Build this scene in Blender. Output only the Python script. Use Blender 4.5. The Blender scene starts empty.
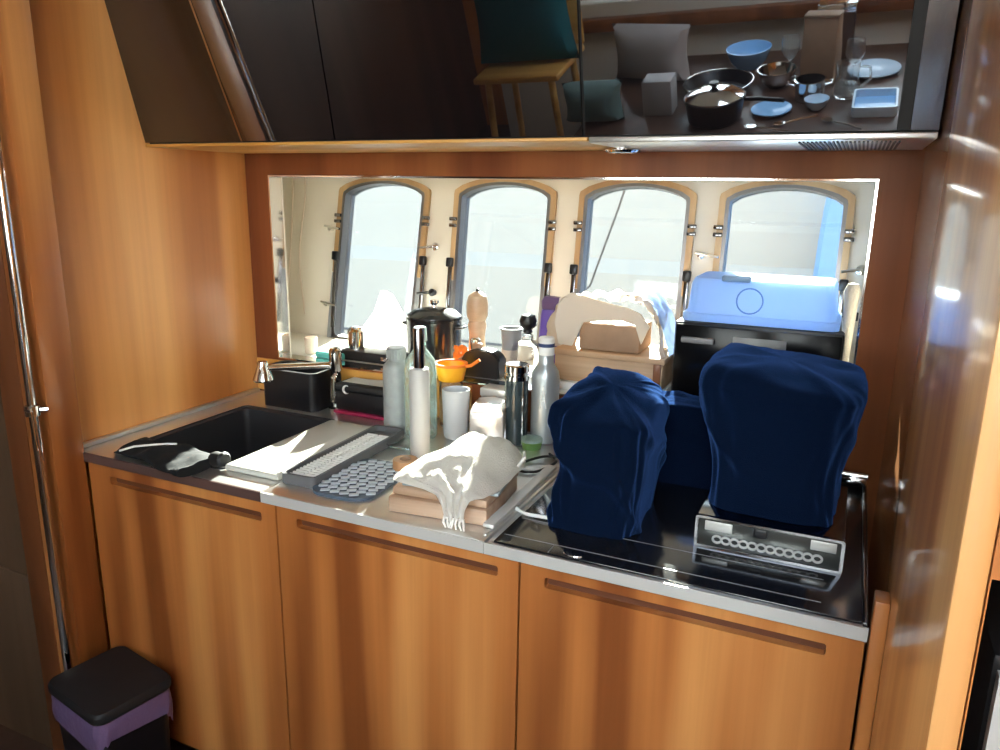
import bpy, bmesh, math, random
from mathutils import Vector, Matrix, Euler, noise
random.seed(7)
PI = math.pi
SC = bpy.context.scene
COL = SC.collection

# ------------------------------------------------------------------ camera
F_PX, PITCH, YAW, ROLL = 760.277, 0.239243851, 0.432078196, 0.014245665
cd = bpy.data.cameras.new('camera'); cam = bpy.data.objects.new('camera', cd); COL.objects.link(cam)
d = Vector((-math.sin(YAW)*math.cos(PITCH), math.cos(YAW)*math.cos(PITCH), -math.sin(PITCH)))
r0 = Vector((math.cos(YAW), math.sin(YAW), 0)); u0 = r0.cross(d)
cr = r0*math.cos(ROLL)+u0*math.sin(ROLL); cu = -r0*math.sin(ROLL)+u0*math.cos(ROLL)
M3 = Matrix((cr, cu, -d)).transposed()
cam.matrix_world = Matrix.Translation((0, 0, 1.45)) @ M3.to_4x4()
cd.sensor_fit = 'HORIZONTAL'; cd.sensor_width = 36.0; cd.lens = F_PX/1000*36.0
cd.clip_start = 0.02
SC.camera = cam

# ------------------------------------------------------------------ world, sun, exposure
w = bpy.data.worlds.new('sky'); SC.world = w; w.use_nodes = True
nt = w.node_tree; bg = nt.nodes['Background']
tc = nt.nodes.new('ShaderNodeTexCoord'); sx = nt.nodes.new('ShaderNodeSeparateXYZ')
rp = nt.nodes.new('ShaderNodeValToRGB')
nt.links.new(tc.outputs['Generated'], sx.inputs[0]); nt.links.new(sx.outputs['Z'], rp.inputs[0])
rp.color_ramp.elements[0].position = 0.0; rp.color_ramp.elements[0].color = (0.95, 0.93, 0.90, 1)
rp.color_ramp.elements[1].position = 0.6; rp.color_ramp.elements[1].color = (0.70, 0.84, 1.0, 1)
nt.links.new(rp.outputs[0], bg.inputs['Color']); bg.inputs['Strength'].default_value = 17.0

sl = bpy.data.lights.new('sun', 'SUN'); sun = bpy.data.objects.new('sun', sl); COL.objects.link(sun)
sl.energy = 165.0; sl.angle = math.radians(0.7); sl.color = (1.0, 0.95, 0.86)
SUN_EL, SUN_AZ = math.radians(24.5), math.radians(14)
sun_dir = Vector((math.sin(SUN_AZ)*math.cos(SUN_EL), -math.cos(SUN_AZ)*math.cos(SUN_EL), -math.sin(SUN_EL)))
sun.rotation_euler = sun_dir.to_track_quat('-Z', 'Y').to_euler(); sun.location = (-3, 8, 6)

VS = SC.view_settings
VS.view_transform = 'Standard'; VS.look = 'None'; VS.gamma = 1.0; VS.use_curve_mapping = False
VS.exposure = 0.0

# ------------------------------------------------------------------ materials
def mat(name, color, rough=0.5, metal=0.0, coat=0.0, trans=0.0, ior=1.45, alpha=1.0, bump=0.0, bscale=200.0, vary=0.0, vscale=20.0, sheen=0.0, spec=None, bstretch=None):
    m = bpy.data.materials.new(name); m.use_nodes = True
    n = m.node_tree.nodes; l = m.node_tree.links; b = n['Principled BSDF']
    b.inputs['Base Color'].default_value = (*color, 1); b.inputs['Roughness'].default_value = rough
    b.inputs['Metallic'].default_value = metal; b.inputs['IOR'].default_value = ior
    b.inputs['Coat Weight'].default_value = coat; b.inputs['Coat Roughness'].default_value = 0.06
    b.inputs['Transmission Weight'].default_value = trans; b.inputs['Alpha'].default_value = alpha
    if spec is not None: b.inputs['Specular IOR Level'].default_value = spec
    if sheen: b.inputs['Sheen Weight'].default_value = sheen; b.inputs['Sheen Roughness'].default_value = 0.35; b.inputs['Sheen Tint'].default_value = (*[min(1, c/max(color)) for c in color], 1)
    t = n.new('ShaderNodeTexCoord')
    if vary:
        z = n.new('ShaderNodeTexNoise'); z.inputs['Scale'].default_value = vscale; z.inputs['Detail'].default_value = 4
        l.new(t.outputs['Object'], z.inputs['Vector'])
        mx = n.new('ShaderNodeMix'); mx.data_type = 'RGBA'
        mx.inputs[6].default_value = (*[c*(1-vary) for c in color], 1); mx.inputs[7].default_value = (*[min(1, c*(1+vary)) for c in color], 1)
        l.new(z.outputs['Fac'], mx.inputs[0]); l.new(mx.outputs[2], b.inputs['Base Color'])
    if bump:
        z = n.new('ShaderNodeTexNoise'); z.inputs['Scale'].default_value = bscale; z.inputs['Detail'].default_value = 3
        if bstretch:
            mp = n.new('ShaderNodeMapping'); mp.inputs['Scale'].default_value = bstretch
            l.new(t.outputs['Object'], mp.inputs[0]); l.new(mp.outputs[0], z.inputs['Vector'])
        else: l.new(t.outputs['Object'], z.inputs['Vector'])
        bp = n.new('ShaderNodeBump'); bp.inputs['Strength'].default_value = bump; bp.inputs['Distance'].default_value = 0.004
        l.new(z.outputs['Fac'], bp.inputs['Height']); l.new(bp.outputs[0], b.inputs['Normal'])
    return m

def wood(name, c, rough=0.32, coat=0.35, horiz=False, band=9.0, coatr=0.12, wav=0.0):
    """varnished teak veneer: broad ribbon figure along the grain plus fine pores"""
    m = bpy.data.materials.new(name); m.use_nodes = True
    n = m.node_tree.nodes; l = m.node_tree.links; b = n['Principled BSDF']
    t = n.new('ShaderNodeTexCoord')
    def nz(scale, sc, det):
        mp = n.new('ShaderNodeMapping'); mp.inputs['Scale'].default_value = sc
        z = n.new('ShaderNodeTexNoise'); z.inputs['Scale'].default_value = scale; z.inputs['Detail'].default_value = det
        l.new(t.outputs['Object'], mp.inputs[0]); l.new(mp.outputs[0], z.inputs['Vector']); return z
    a = (0.07, 1, 1) if horiz else (1, 1, 0.07)
    z1 = nz(band, a, 2); z2 = nz(band*14, (0.02, 1, 1) if horiz else (1, 1, 0.02), 3)
    r1 = n.new('ShaderNodeValToRGB'); e = r1.color_ramp.elements
    e[0].position = 0.38; e[0].color = (*c[0], 1); e[1].position = 0.63; e[1].color = (*c[2], 1)
    k = e.new(0.5); k.color = (*c[1], 1)
    l.new(z1.outputs['Fac'], r1.inputs[0])
    mx = n.new('ShaderNodeMix'); mx.data_type = 'RGBA'; mx.blend_type = 'MULTIPLY'; mx.inputs[0].default_value = 0.16
    r2 = n.new('ShaderNodeValToRGB'); r2.color_ramp.elements[0].position = 0.35; r2.color_ramp.elements[0].color = (0.55, 0.5, 0.45, 1); r2.color_ramp.elements[1].position = 0.6
    l.new(z2.outputs['Fac'], r2.inputs[0]); l.new(r1.outputs[0], mx.inputs[6]); l.new(r2.outputs[0], mx.inputs[7])
    l.new(mx.outputs[2], b.inputs['Base Color'])
    b.inputs['Roughness'].default_value = rough; b.inputs['Coat Weight'].default_value = coat; b.inputs['Coat Roughness'].default_value = coatr
    if wav:
        zb = nz(30, (1, 1, 0.02), 2); bp = n.new('ShaderNodeBump'); bp.inputs['Strength'].default_value = wav; bp.inputs['Distance'].default_value = 0.004
        l.new(zb.outputs['Fac'], bp.inputs['Height']); l.new(bp.outputs[0], b.inputs['Coat Normal']); l.new(bp.outputs[0], b.inputs['Normal'])
    return m

TEAK = [(0.22, 0.062, 0.014), (0.42, 0.145, 0.036), (0.64, 0.285, 0.085)]
W_door = wood('teak_doors', TEAK, 0.34, 0.25, band=7.5)
W_wall = wood('teak_wall', [(0.42, 0.145, 0.033), (0.64, 0.27, 0.073), (0.80, 0.40, 0.135)], 0.4, 0.15, band=5)
W_back_shade = wood('teak_back_shade', [(0.17, 0.05, 0.018), (0.24, 0.075, 0.025), (0.30, 0.105, 0.034)], 0.5, 0.03, band=6)  # same teak as elsewhere, its backlit shade put into darker tones
W_back_shade.node_tree.nodes['Principled BSDF'].inputs['Specular IOR Level'].default_value = 0.15
W_gloss_lit = wood('teak_gloss_lit', [(0.36, 0.13, 0.035), (0.55, 0.24, 0.075), (0.72, 0.38, 0.14)], 0.36, 0.9, band=8, coatr=0.10, wav=0.05)  # door teak in paler tones, colour making up for weak light here
W_dark = wood('dark_brown_wood', [(0.045, 0.022, 0.014), (0.07, 0.035, 0.022), (0.09, 0.045, 0.028)], 0.5, 0.1, band=6)
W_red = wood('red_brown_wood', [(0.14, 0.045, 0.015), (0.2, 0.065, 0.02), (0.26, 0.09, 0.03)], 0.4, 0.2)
W_grey = wood('grey_brown_wood', [(0.085, 0.05, 0.028), (0.115, 0.068, 0.04), (0.14, 0.085, 0.052)], 0.45, 0.1)
W_groove = mat('groove_wood', (0.11, 0.032, 0.011), 0.6)
W_pale = wood('pale_wood', [(0.42, 0.26, 0.14), (0.52, 0.34, 0.2), (0.6, 0.42, 0.27)], 0.55, 0.0, horiz=True, band=14)
W_board = wood('board_wood', [(0.33, 0.2, 0.12), (0.44, 0.29, 0.19), (0.52, 0.36, 0.25)], 0.5, 0.05, horiz=True, band=20)
W_surr = wood('port_surround_wood', [(0.36, 0.2, 0.085), (0.46, 0.28, 0.13), (0.55, 0.36, 0.19)], 0.45, 0.1)
W_gold = wood('golden_wood', [(0.5, 0.24, 0.05), (0.62, 0.33, 0.08), (0.7, 0.4, 0.12)], 0.4, 0.2, horiz=True)
STEEL = mat('brushed_steel', (0.74, 0.73, 0.71), 0.30, 0.92, bump=0.08, bscale=60, bstretch=(0.3, 8, 8))
STEEL_B = mat('steel_edge_dark_reflection', (0.13, 0.075, 0.065), 0.4, 0.4)  # brown holds the dark reflection in the steel, painted as base colour
STEEL_E = mat('satin_edge', (0.60, 0.585, 0.55), 0.42, 0.35)
CHROME = mat('chrome', (0.78, 0.78, 0.78), 0.08, 1.0)
DCHROME = mat('dark_chrome', (0.22, 0.22, 0.23), 0.14, 1.0)
FRAME = mat('window_frame_metal', (0.20, 0.19, 0.19), 0.34, 1.0, bump=0.25, bscale=40)
BLACK = mat('black_plastic', (0.006, 0.006, 0.008), 0.35)
BLACKM = mat('matt_black', (0.008, 0.008, 0.009), 0.6)
SINKM = mat('black_composite', (0.02, 0.02, 0.023), 0.42, bump=0.1, bscale=500)
GLASSB = mat('black_mirror_glass', (0.006, 0.005, 0.006), 0.015, 0.0, ior=3.1)
HOB = mat('black_hob_glass', (0.008, 0.008, 0.010), 0.13, ior=1.8)
CREAM = mat('cream_hull_lining', (0.70, 0.63, 0.53), 0.6, vary=0.08, vscale=3)
WHITE = mat('white_gelcoat', (0.185, 0.19, 0.185), 0.6)
WHITEP = mat('white_plastic', (0.78, 0.78, 0.75), 0.4)
PAPER = mat('white_paper', (0.86, 0.85, 0.82), 0.8)
BOARDW = mat('off_white_board', (0.50, 0.50, 0.45), 0.35)
TOWEL = mat('white_cotton', (0.84, 0.81, 0.75), 0.95, bump=0.5, bscale=350, sheen=0.2)
NAVY = mat('navy_cotton', (0.0028, 0.0068, 0.020), 0.9, bump=0.5, bscale=600, spec=0.0, sheen=0.36, vary=0.15, vscale=12)
GREYB = mat('grey_bottle', (0.30, 0.32, 0.315), 0.38, vary=0.25, vscale=45)
TUBEW = mat('white_tube', (0.46, 0.45, 0.43), 0.35)
GREENG = mat('pale_green_glass', (0.76, 0.93, 0.87), 0.12, trans=0.75, ior=1.35)
CLEAR = mat('clear_glass', (0.94, 0.97, 0.96), 0.03, trans=0.95, ior=1.4)
MUG = mat('white_tumbler', (0.50, 0.52, 0.55), 0.35)
FOIL = mat('silver_carton', (0.72, 0.69, 0.66), 0.28, 0.55, bump=0.25, bscale=70)
CARD = mat('grey_carton', (0.34, 0.33, 0.33), 0.6)
BROWN = mat('brown_cardboard', (0.30, 0.19, 0.12), 0.75, vary=0.2, vscale=30)
ALU = mat('silver_bottle', (0.40, 0.43, 0.44), 0.33, 0.6)
CANI = mat('dark_glass_canister', (0.03, 0.045, 0.05), 0.12, ior=1.6)
CRIM = mat('crimson_plastic', (0.22, 0.01, 0.045), 0.4)
TEAL = mat('teal_sponge', (0.12, 0.50, 0.46), 0.8, bump=0.4, bscale=300)
TEALC = mat('teal_cloth', (0.0, 0.10, 0.12), 0.9, bump=0.3, bscale=300)
ORANGE = mat('orange_fabric', (0.85, 0.20, 0.02), 0.7)
YELLOW = mat('yellow_orange_plastic', (0.95, 0.42, 0.02), 0.4)
PURPLE = mat('purple_plastic', (0.12, 0.06, 0.33), 0.4)
MILL = wood('mill_wood', [(0.48, 0.32, 0.2), (0.56, 0.4, 0.27), (0.62, 0.46, 0.32)], 0.4, 0.2, horiz=True)
def translucent(name, col, tcol, fac, rough=0.3):
    m = mat(name, col, rough); n = m.node_tree.nodes; l = m.node_tree.links
    tl = n.new('ShaderNodeBsdfTranslucent'); tl.inputs[0].default_value = (*tcol, 1)
    mx = n.new('ShaderNodeMixShader'); mx.inputs[0].default_value = fac
    l.new(n['Principled BSDF'].outputs[0], mx.inputs[1]); l.new(tl.outputs[0], mx.inputs[2]); l.new(mx.outputs[0], n['Material Output'].inputs[0])
    return m
BLUEBOX = translucent('translucent_blue_plastic', (0.52, 0.72, 0.98), (0.66, 0.80, 1.0), 0.6)
NAPK = translucent('napkin_paper', (0.92, 0.92, 0.90), (0.96, 0.95, 0.93), 0.5, 0.8)
BLUEFILM = translucent('blue_plastic_film', (0.45, 0.62, 0.92), (0.55, 0.72, 0.98), 0.5)
WRAP = translucent('white_wrap', (0.74, 0.66, 0.56), (0.7, 0.6, 0.48), 0.3, 0.45)
BLUETARP = mat('blue_canvas', (0.075, 0.155, 0.30), 0.8)
GREYRACK = mat('grey_rubber', (0.10, 0.10, 0.105), 0.5)
SLATE = mat('blue_grey_rubber', (0.45, 0.50, 0.55), 0.4)
SLATED = mat('dark_blue_grey_rubber', (0.06, 0.08, 0.11), 0.45)
LILAC = mat('lilac_bin_liner', (0.14, 0.09, 0.18), 0.4, bump=0.4, bscale=60)
GREENT = mat('green_tub', (0.12, 0.24, 0.07), 0.5)
BEIGE = mat('beige_plastic', (0.62, 0.50, 0.40), 0.5)
GREYP = mat('grey_plastic', (0.22, 0.22, 0.23), 0.4)
TAN = mat('tan_leather', (0.26, 0.17, 0.11), 0.6)
CEIL = mat('cream_ceiling', (0.55, 0.5, 0.42), 0.7)
WATER = mat('water', (0.10, 0.14, 0.16), 0.15, bump=0.4, bscale=3)
NYLON = mat('rope_grey', (0.05, 0.052, 0.06), 0.9)
def pane_mat(name='window_glass', tint=(0.93, 0.96, 0.95)):
    m = bpy.data.materials.new(name); m.use_nodes = True
    n = m.node_tree.nodes; l = m.node_tree.links; n.remove(n['Principled BSDF'])
    tr = n.new('ShaderNodeBsdfTransparent'); tr.inputs[0].default_value = (*tint, 1)
    gl = n.new('ShaderNodeBsdfGlossy'); gl.inputs['Roughness'].default_value = 0.03
    lw = n.new('ShaderNodeFresnel'); lw.inputs[0].default_value = 1.45
    mx = n.new('ShaderNodeMixShader'); l.new(lw.outputs[0], mx.inputs[0]); l.new(tr.outputs[0], mx.inputs[1]); l.new(gl.outputs[0], mx.inputs[2])
    l.new(mx.outputs[0], n['Material Output'].inputs[0]); return m
PANE = pane_mat()
PANET = pane_mat('tinted_port_glass', (0.58, 0.61, 0.60))

# ------------------------------------------------------------------ builders
class MB:
    def __init__(s): s.bm = bmesh.new()
    def box(s, x0, x1, y0, y1, z0, z1, bev=0.0, seg=2, rz=0.0):
        q = bmesh.ops.create_cube(s.bm, size=1.0); vs = q['verts']
        for v in vs: v.co = Vector(((x0+x1)/2+v.co.x*(x1-x0), (y0+y1)/2+v.co.y*(y1-y0), (z0+z1)/2+v.co.z*(z1-z0)))
        if bev:
            es = list({e for v in vs for e in v.link_edges})
            r = bmesh.ops.bevel(s.bm, geom=es, offset=bev, segments=seg, affect='EDGES', profile=0.5)
            vs = r['verts']
        if rz:
            c = Vector(((x0+x1)/2, (y0+y1)/2, 0)); R = Matrix.Rotation(rz, 3, 'Z')
            vset = set(vs)
            for v in vset: v.co = c+R@(v.co-c)
        return s
    def lathe(s, prof, c=(0, 0, 0), seg=32, mx=None, sy=1.0):
        rings = []
        for r, z in prof:
            if r < 1e-6: rings.append([s.bm.verts.new((0, 0, z))])
            else: rings.append([s.bm.verts.new((r*math.cos(2*PI*k/seg), sy*r*math.sin(2*PI*k/seg), z)) for k in range(seg)])
        for a, b in zip(rings, rings[1:]):
            for k in range(seg):
                k2 = (k+1) % seg
                if len(a) == 1 and len(b) == 1: continue
                if len(a) == 1: s.bm.faces.new((a[0], b[k2], b[k]))
                elif len(b) == 1: s.bm.faces.new((a[k], a[k2], b[0]))
                else: s.bm.faces.new((a[k], a[k2], b[k2], b[k]))
        T = Matrix.Translation(c) @ (mx.to_4x4() if mx else Matrix.Identity(4))
        for ring in rings:
            for v in ring: v.co = T @ v.co
        return s
    def tube(s, pts, r, seg=10, closed=False, rr=None):
        pts = [Vector(p) for p in pts]; n = len(pts); rings = []
        up = Vector((0, 0, 1)); prev = None
        for i, p in enumerate(pts):
            if closed: t = pts[(i+1) % n]-pts[i-1]
            else: t = pts[min(i+1, n-1)]-pts[max(i-1, 0)]
            t.normalize()
            if prev is None:
                a = t.cross(up)
                if a.length < 1e-3: a = t.cross(Vector((1, 0, 0)))
            else: a = prev-t*prev.dot(t)
            a.normalize(); prev = a; b = t.cross(a)
            R = rr[i] if rr else r
            rings.append([s.bm.verts.new(p+a*R*math.cos(2*PI*k/seg)+b*R*math.sin(2*PI*k/seg)) for k in range(seg)])
        m = n if closed else n-1
        for i in range(m):
            A, B = rings[i], rings[(i+1) % n]
            for k in range(seg): s.bm.faces.new((A[k], A[(k+1) % seg], B[(k+1) % seg], B[k]))
        if not closed:
            s.bm.faces.new(rings[0][::-1]); s.bm.faces.new(rings[-1])
        return s
    def prism(s, poly, z0, z1, axis='Z'):
        """extrude polygon; axis X: poly is (y,z) swept x; axis Y: poly is (x,z)"""
        def P(a, b, c): return (a, b, c) if axis == 'Z' else ((c, a, b) if axis == 'X' else (a, c, b))
        lo = [s.bm.verts.new(P(a, b, z0)) for a, b in poly]; hi = [s.bm.verts.new(P(a, b, z1)) for a, b in poly]
        n = len(poly)
        s.bm.faces.new(lo[::-1]); s.bm.faces.new(hi)
        for k in range(n): s.bm.faces.new((lo[k], lo[(k+1) % n], hi[(k+1) % n], hi[k]))
        return s
    def add(s, me):
        s.bm.from_mesh(me); bpy.data.meshes.remove(me); return s
    def xf(s, M):
        bmesh.ops.transform(s.bm, matrix=M, verts=s.bm.verts[:]); return s

def obj(name, mb, m, parent=None, loc=(0, 0, 0), sharp=35, subsurf=0, rz=0.0):
    bm = mb.bm if isinstance(mb, MB) else mb
    bmesh.ops.recalc_face_normals(bm, faces=bm.faces[:])
    me = bpy.data.meshes.new(name); bm.to_mesh(me); bm.free()
    me.materials.append(m)
    me.shade_smooth(); me.set_sharp_from_angle(angle=math.radians(sharp))
    o = bpy.data.objects.new(name, me); COL.objects.link(o); o.location = loc; o.rotation_euler = (0, 0, rz)
    if parent: o.parent = parent
    if subsurf:
        md = o.modifiers.new('sub', 'SUBSURF'); md.levels = subsurf; md.render_levels = subsurf
    return o
def tag(o, label, cat, group=None):
    o['label'] = label; o['category'] = cat
    if group: o['group'] = group
    return o
def thing(name, label, cat, loc=(0, 0, 0), rz=0.0, group=None):
    o = bpy.data.objects.new(name, None); COL.objects.link(o); o.empty_display_size = 0.02
    o.location = loc; o.rotation_euler = (0, 0, rz); return tag(o, label, cat, group)
def struct(name, mb, m, parent=None, sharp=35):
    o = obj(name, mb, m, parent, sharp=sharp)
    if not parent: o['kind'] = 'structure'
    return o
def holed(outer, holes, thick, upright=True):
    """flat plate with holes; upright: (x,y)->(x,0,y), thickness centred"""
    cu_ = bpy.data.curves.new('t', 'CURVE'); cu_.dimensions = '2D'; cu_.fill_mode = 'BOTH'; cu_.extrude = thick/2
    for loop in [outer]+holes:
        sp = cu_.splines.new('POLY'); sp.points.add(len(loop)-1)
        for p, (a, b) in zip(sp.points, loop): p.co = (a, b, 0, 1)
        sp.use_cyclic_u = True
    o = bpy.data.objects.new('t', cu_); COL.objects.link(o)
    dg = bpy.context.evaluated_depsgraph_get(); me = bpy.data.meshes.new_from_object(o.evaluated_get(dg))
    bpy.data.objects.remove(o); bpy.data.curves.remove(cu_)
    if upright: me.transform(Matrix.Rotation(PI/2, 4, 'X'))
    b = MB().add(me); bmesh.ops.remove_doubles(b.bm, verts=b.bm.verts[:], dist=1e-6); return b
def rect(x0, x1, y0, y1): return [(x0, y0), (x1, y0), (x1, y1), (x0, y1)]
def rrect(x0, x1, y0, y1, r, n=5):
    out = []
    for cx, cy, a in ((x1-r, y0+r, -PI/2), (x1-r, y1-r, 0), (x0+r, y1-r, PI/2), (x0+r, y0+r, PI)):
        for k in range(n+1): out.append((cx+r*math.cos(a+PI/2*k/n), cy+r*math.sin(a+PI/2*k/n)))
    return out
def nz(x, y, z): return noise.noise(Vector((x, y, z)))

# ================================================================== SETTING
FL, CE = 0.15, 2.10
struct('floor', MB().box(-2.4, 1.3, -2.1, 1.62, FL-0.05, FL), W_dark)
struct('ceiling', holed(rect(-2.4, 1.3, -2.1, 1.62), [rect(-0.45, 0.45, -0.95, -0.15)], 0.05, False).xf(Matrix.Translation((0, 0, CE+0.025))), CEIL)
struct('wall_left', MB().box(-1.52, -1.465, 1.013, 1.617, FL, CE), W_wall)
struct('trim_1', MB().box(-1.505, -1.43, 0.944, 1.0128, FL, CE, 0.003), W_door)
struct('wall_back', holed(rect(-1.465, 0.1, FL, CE), [rect(-1.387, 0.020, 1.0, 1.475)], 0.04).xf(Matrix.Translation((0, 1.597, 0))), W_back_shade)
struct('trim_2', holed(rect(-1.3895, 0.0225, 0.9975, 1.4775), [rect(-1.3855, 0.0185, 1.001, 1.4735)], 0.044).xf(Matrix.Translation((0, 1.5965, 0))), CHROME)
struct('trim_3', MB().box(-1.46, -0.80, 1.569, 1.576, 0.905, 0.993), W_gold)  # golden tone paints sunlight onto this strip of wood
struct('wall_right', MB().box(0.090, 0.1115, 0.59, 1.617, FL, CE, 0.004), W_gloss_lit)
struct('trim_4', MB().box(0.072, 0.0899, 1.0, 1.035, FL, 0.945, 0.002), W_door)
# panel facing the camera beside the galley, with an oven niche
struct('wall_front_right', holed(rect(0.1118, 1.3, FL, CE), [rect(0.1128, 0.72, 0.42, 1.187)], 0.03).xf(Matrix.Translation((0, 0.606, 0))), W_door)
nb = MB(); nb.box(0.1118, 0.1128, 0.622, 1.15, 0.42, 1.187); nb.box(0.71, 0.72, 0.622, 1.15, 0.42, 1.187); nb.box(0.1123, 0.72, 1.15, 1.16, 0.42, 1.187); nb.box(0.1123, 0.72, 0.622, 1.15, 1.187, 1.192); nb.box(0.1123, 0.72, 0.622, 1.15, 0.41, 0.42)
struct('trim_5', nb, W_red)
# recess, jamb and door left of the galley
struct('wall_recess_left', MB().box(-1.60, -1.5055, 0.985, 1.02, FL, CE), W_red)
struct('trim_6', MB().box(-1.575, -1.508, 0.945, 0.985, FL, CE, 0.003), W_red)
dr = bpy.data.objects.new('door_1', None); COL.objects.link(dr); dr['kind'] = 'structure'
obj('upper_panel', MB().box(-2.35, -1.578, 0.955, 0.99, 0.603, CE, 0.002), W_grey, dr)
obj('lower_panel', MB().box(-2.35, -1.578, 0.955, 0.99, FL, 0.598, 0.002), W_grey, dr)
struct('wall_far_left', MB().box(-2.42, -2.36, -2.1, 1.0, FL, CE), W_dark)
struct('wall_far_right', MB().box(1.3, 1.36, -2.1, 0.7, FL, CE), W_wall)
rw = struct('wall_rear', holed(rect(-2.4, 1.3, FL, CE), [rect(-0.10, 1.25, 0.98, 2.03), rect(-1.60, -0.55, 1.10, 1.95)], 0.05).xf(Matrix.Translation((0, -2.08, 0))), W_wall)
for k, (a, b) in enumerate(((-0.10, 1.25), (-1.60, -0.55))):  # second, left opening is unseen, added to lift light on the right wall
    o = struct('window_%d' % (5+k), holed(rect(a-0.02, b+0.02, 0.96+0.12*k, 2.05-0.08*k), [rect(a+0.025, b-0.025, 1.005+0.12*k, 2.005-0.08*k)], 0.07).xf(Matrix.Translation((0, -2.08, 0))), DCHROME)
    obj('window_pane', MB().box(a, b, -2.085, -2.08, 0.99+0.12*k, 2.02-0.08*k), PANE, o)
# ledge niche behind the opening and the flared hull lining
struct('trim_7', MB().box(-1.80, 0.40, 1.6175, 1.92, 0.95, 1.0), mat('cream_ledge', (0.74, 0.70, 0.62), 0.35))
struct('ceiling_niche', MB().box(-1.80, 0.40, 1.6175, 2.02, 1.50, 1.54), CREAM)
struct('wall_niche_left', MB().box(-1.82, -1.78, 1.6175, 2.0, 0.95, 1.54), CREAM)
struct('wall_niche_front', holed(rect(-1.78, 0.36, 0.95, 1.54), [rect(-1.3845, 0.0175, 1.0, 1.4725)], 0.004).xf(Matrix.Translation((0, 1.6215, 0))), CREAM)
struct('wall_niche_right', MB().box(0.36, 0.40, 1.6175, 2.0, 0.95, 1.54), CREAM)
LEAN = math.atan(0.145)
HM = Matrix.Translation((0, 1.884, 1.0)) @ Matrix.Rotation(-LEAN, 4, 'X')
def arch(x0, x1, s0, s1, rise, r=0.018, n=14):
    """window outline in wall coordinates (x, up the slope): straight sides, rounded foot, shallow arched head"""
    out = [(x0+r*(1-math.sin(t)), s0+r*(1-math.cos(t))) for t in (PI/2, PI/4, 0)]
    out += [(x1-r*(1-math.sin(t)), s0+r*(1-math.cos(t))) for t in (0, PI/4, PI/2)]
    out += [(x1, s1-rise-r*0.7)]
    m = (x0+x1)/2; h = (x1-x0)/2
    for k in range(n+1):
        u = 1-2*k/n
        out.append((m+h*u*0.985, s1-rise*abs(u)**2.2-(0.004 if abs(u) > 0.99 else 0)))
    out += [(x0, s1-rise-r*0.7)]
    return out
WIN = [(-1.413, -1.146), (-1.018, -0.760), (-0.648, -0.393), (-0.290, -0.038)]
S0, S1 = 0.004, 0.466
holes = [[(x-(0.040*(0.44-s_) if a < -1.2 else 0), s_) for x, s_ in arch(a-0.004, b+0.004, S0-0.004, S1+0.004, 0.028)] for a, b in WIN]
struct('wall_hull', holed(rect(-1.80, 0.40, -0.08, 0.58), holes, 0.03).xf(HM @ Matrix.Translation((0, 0.016, 0))), CREAM)
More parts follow.
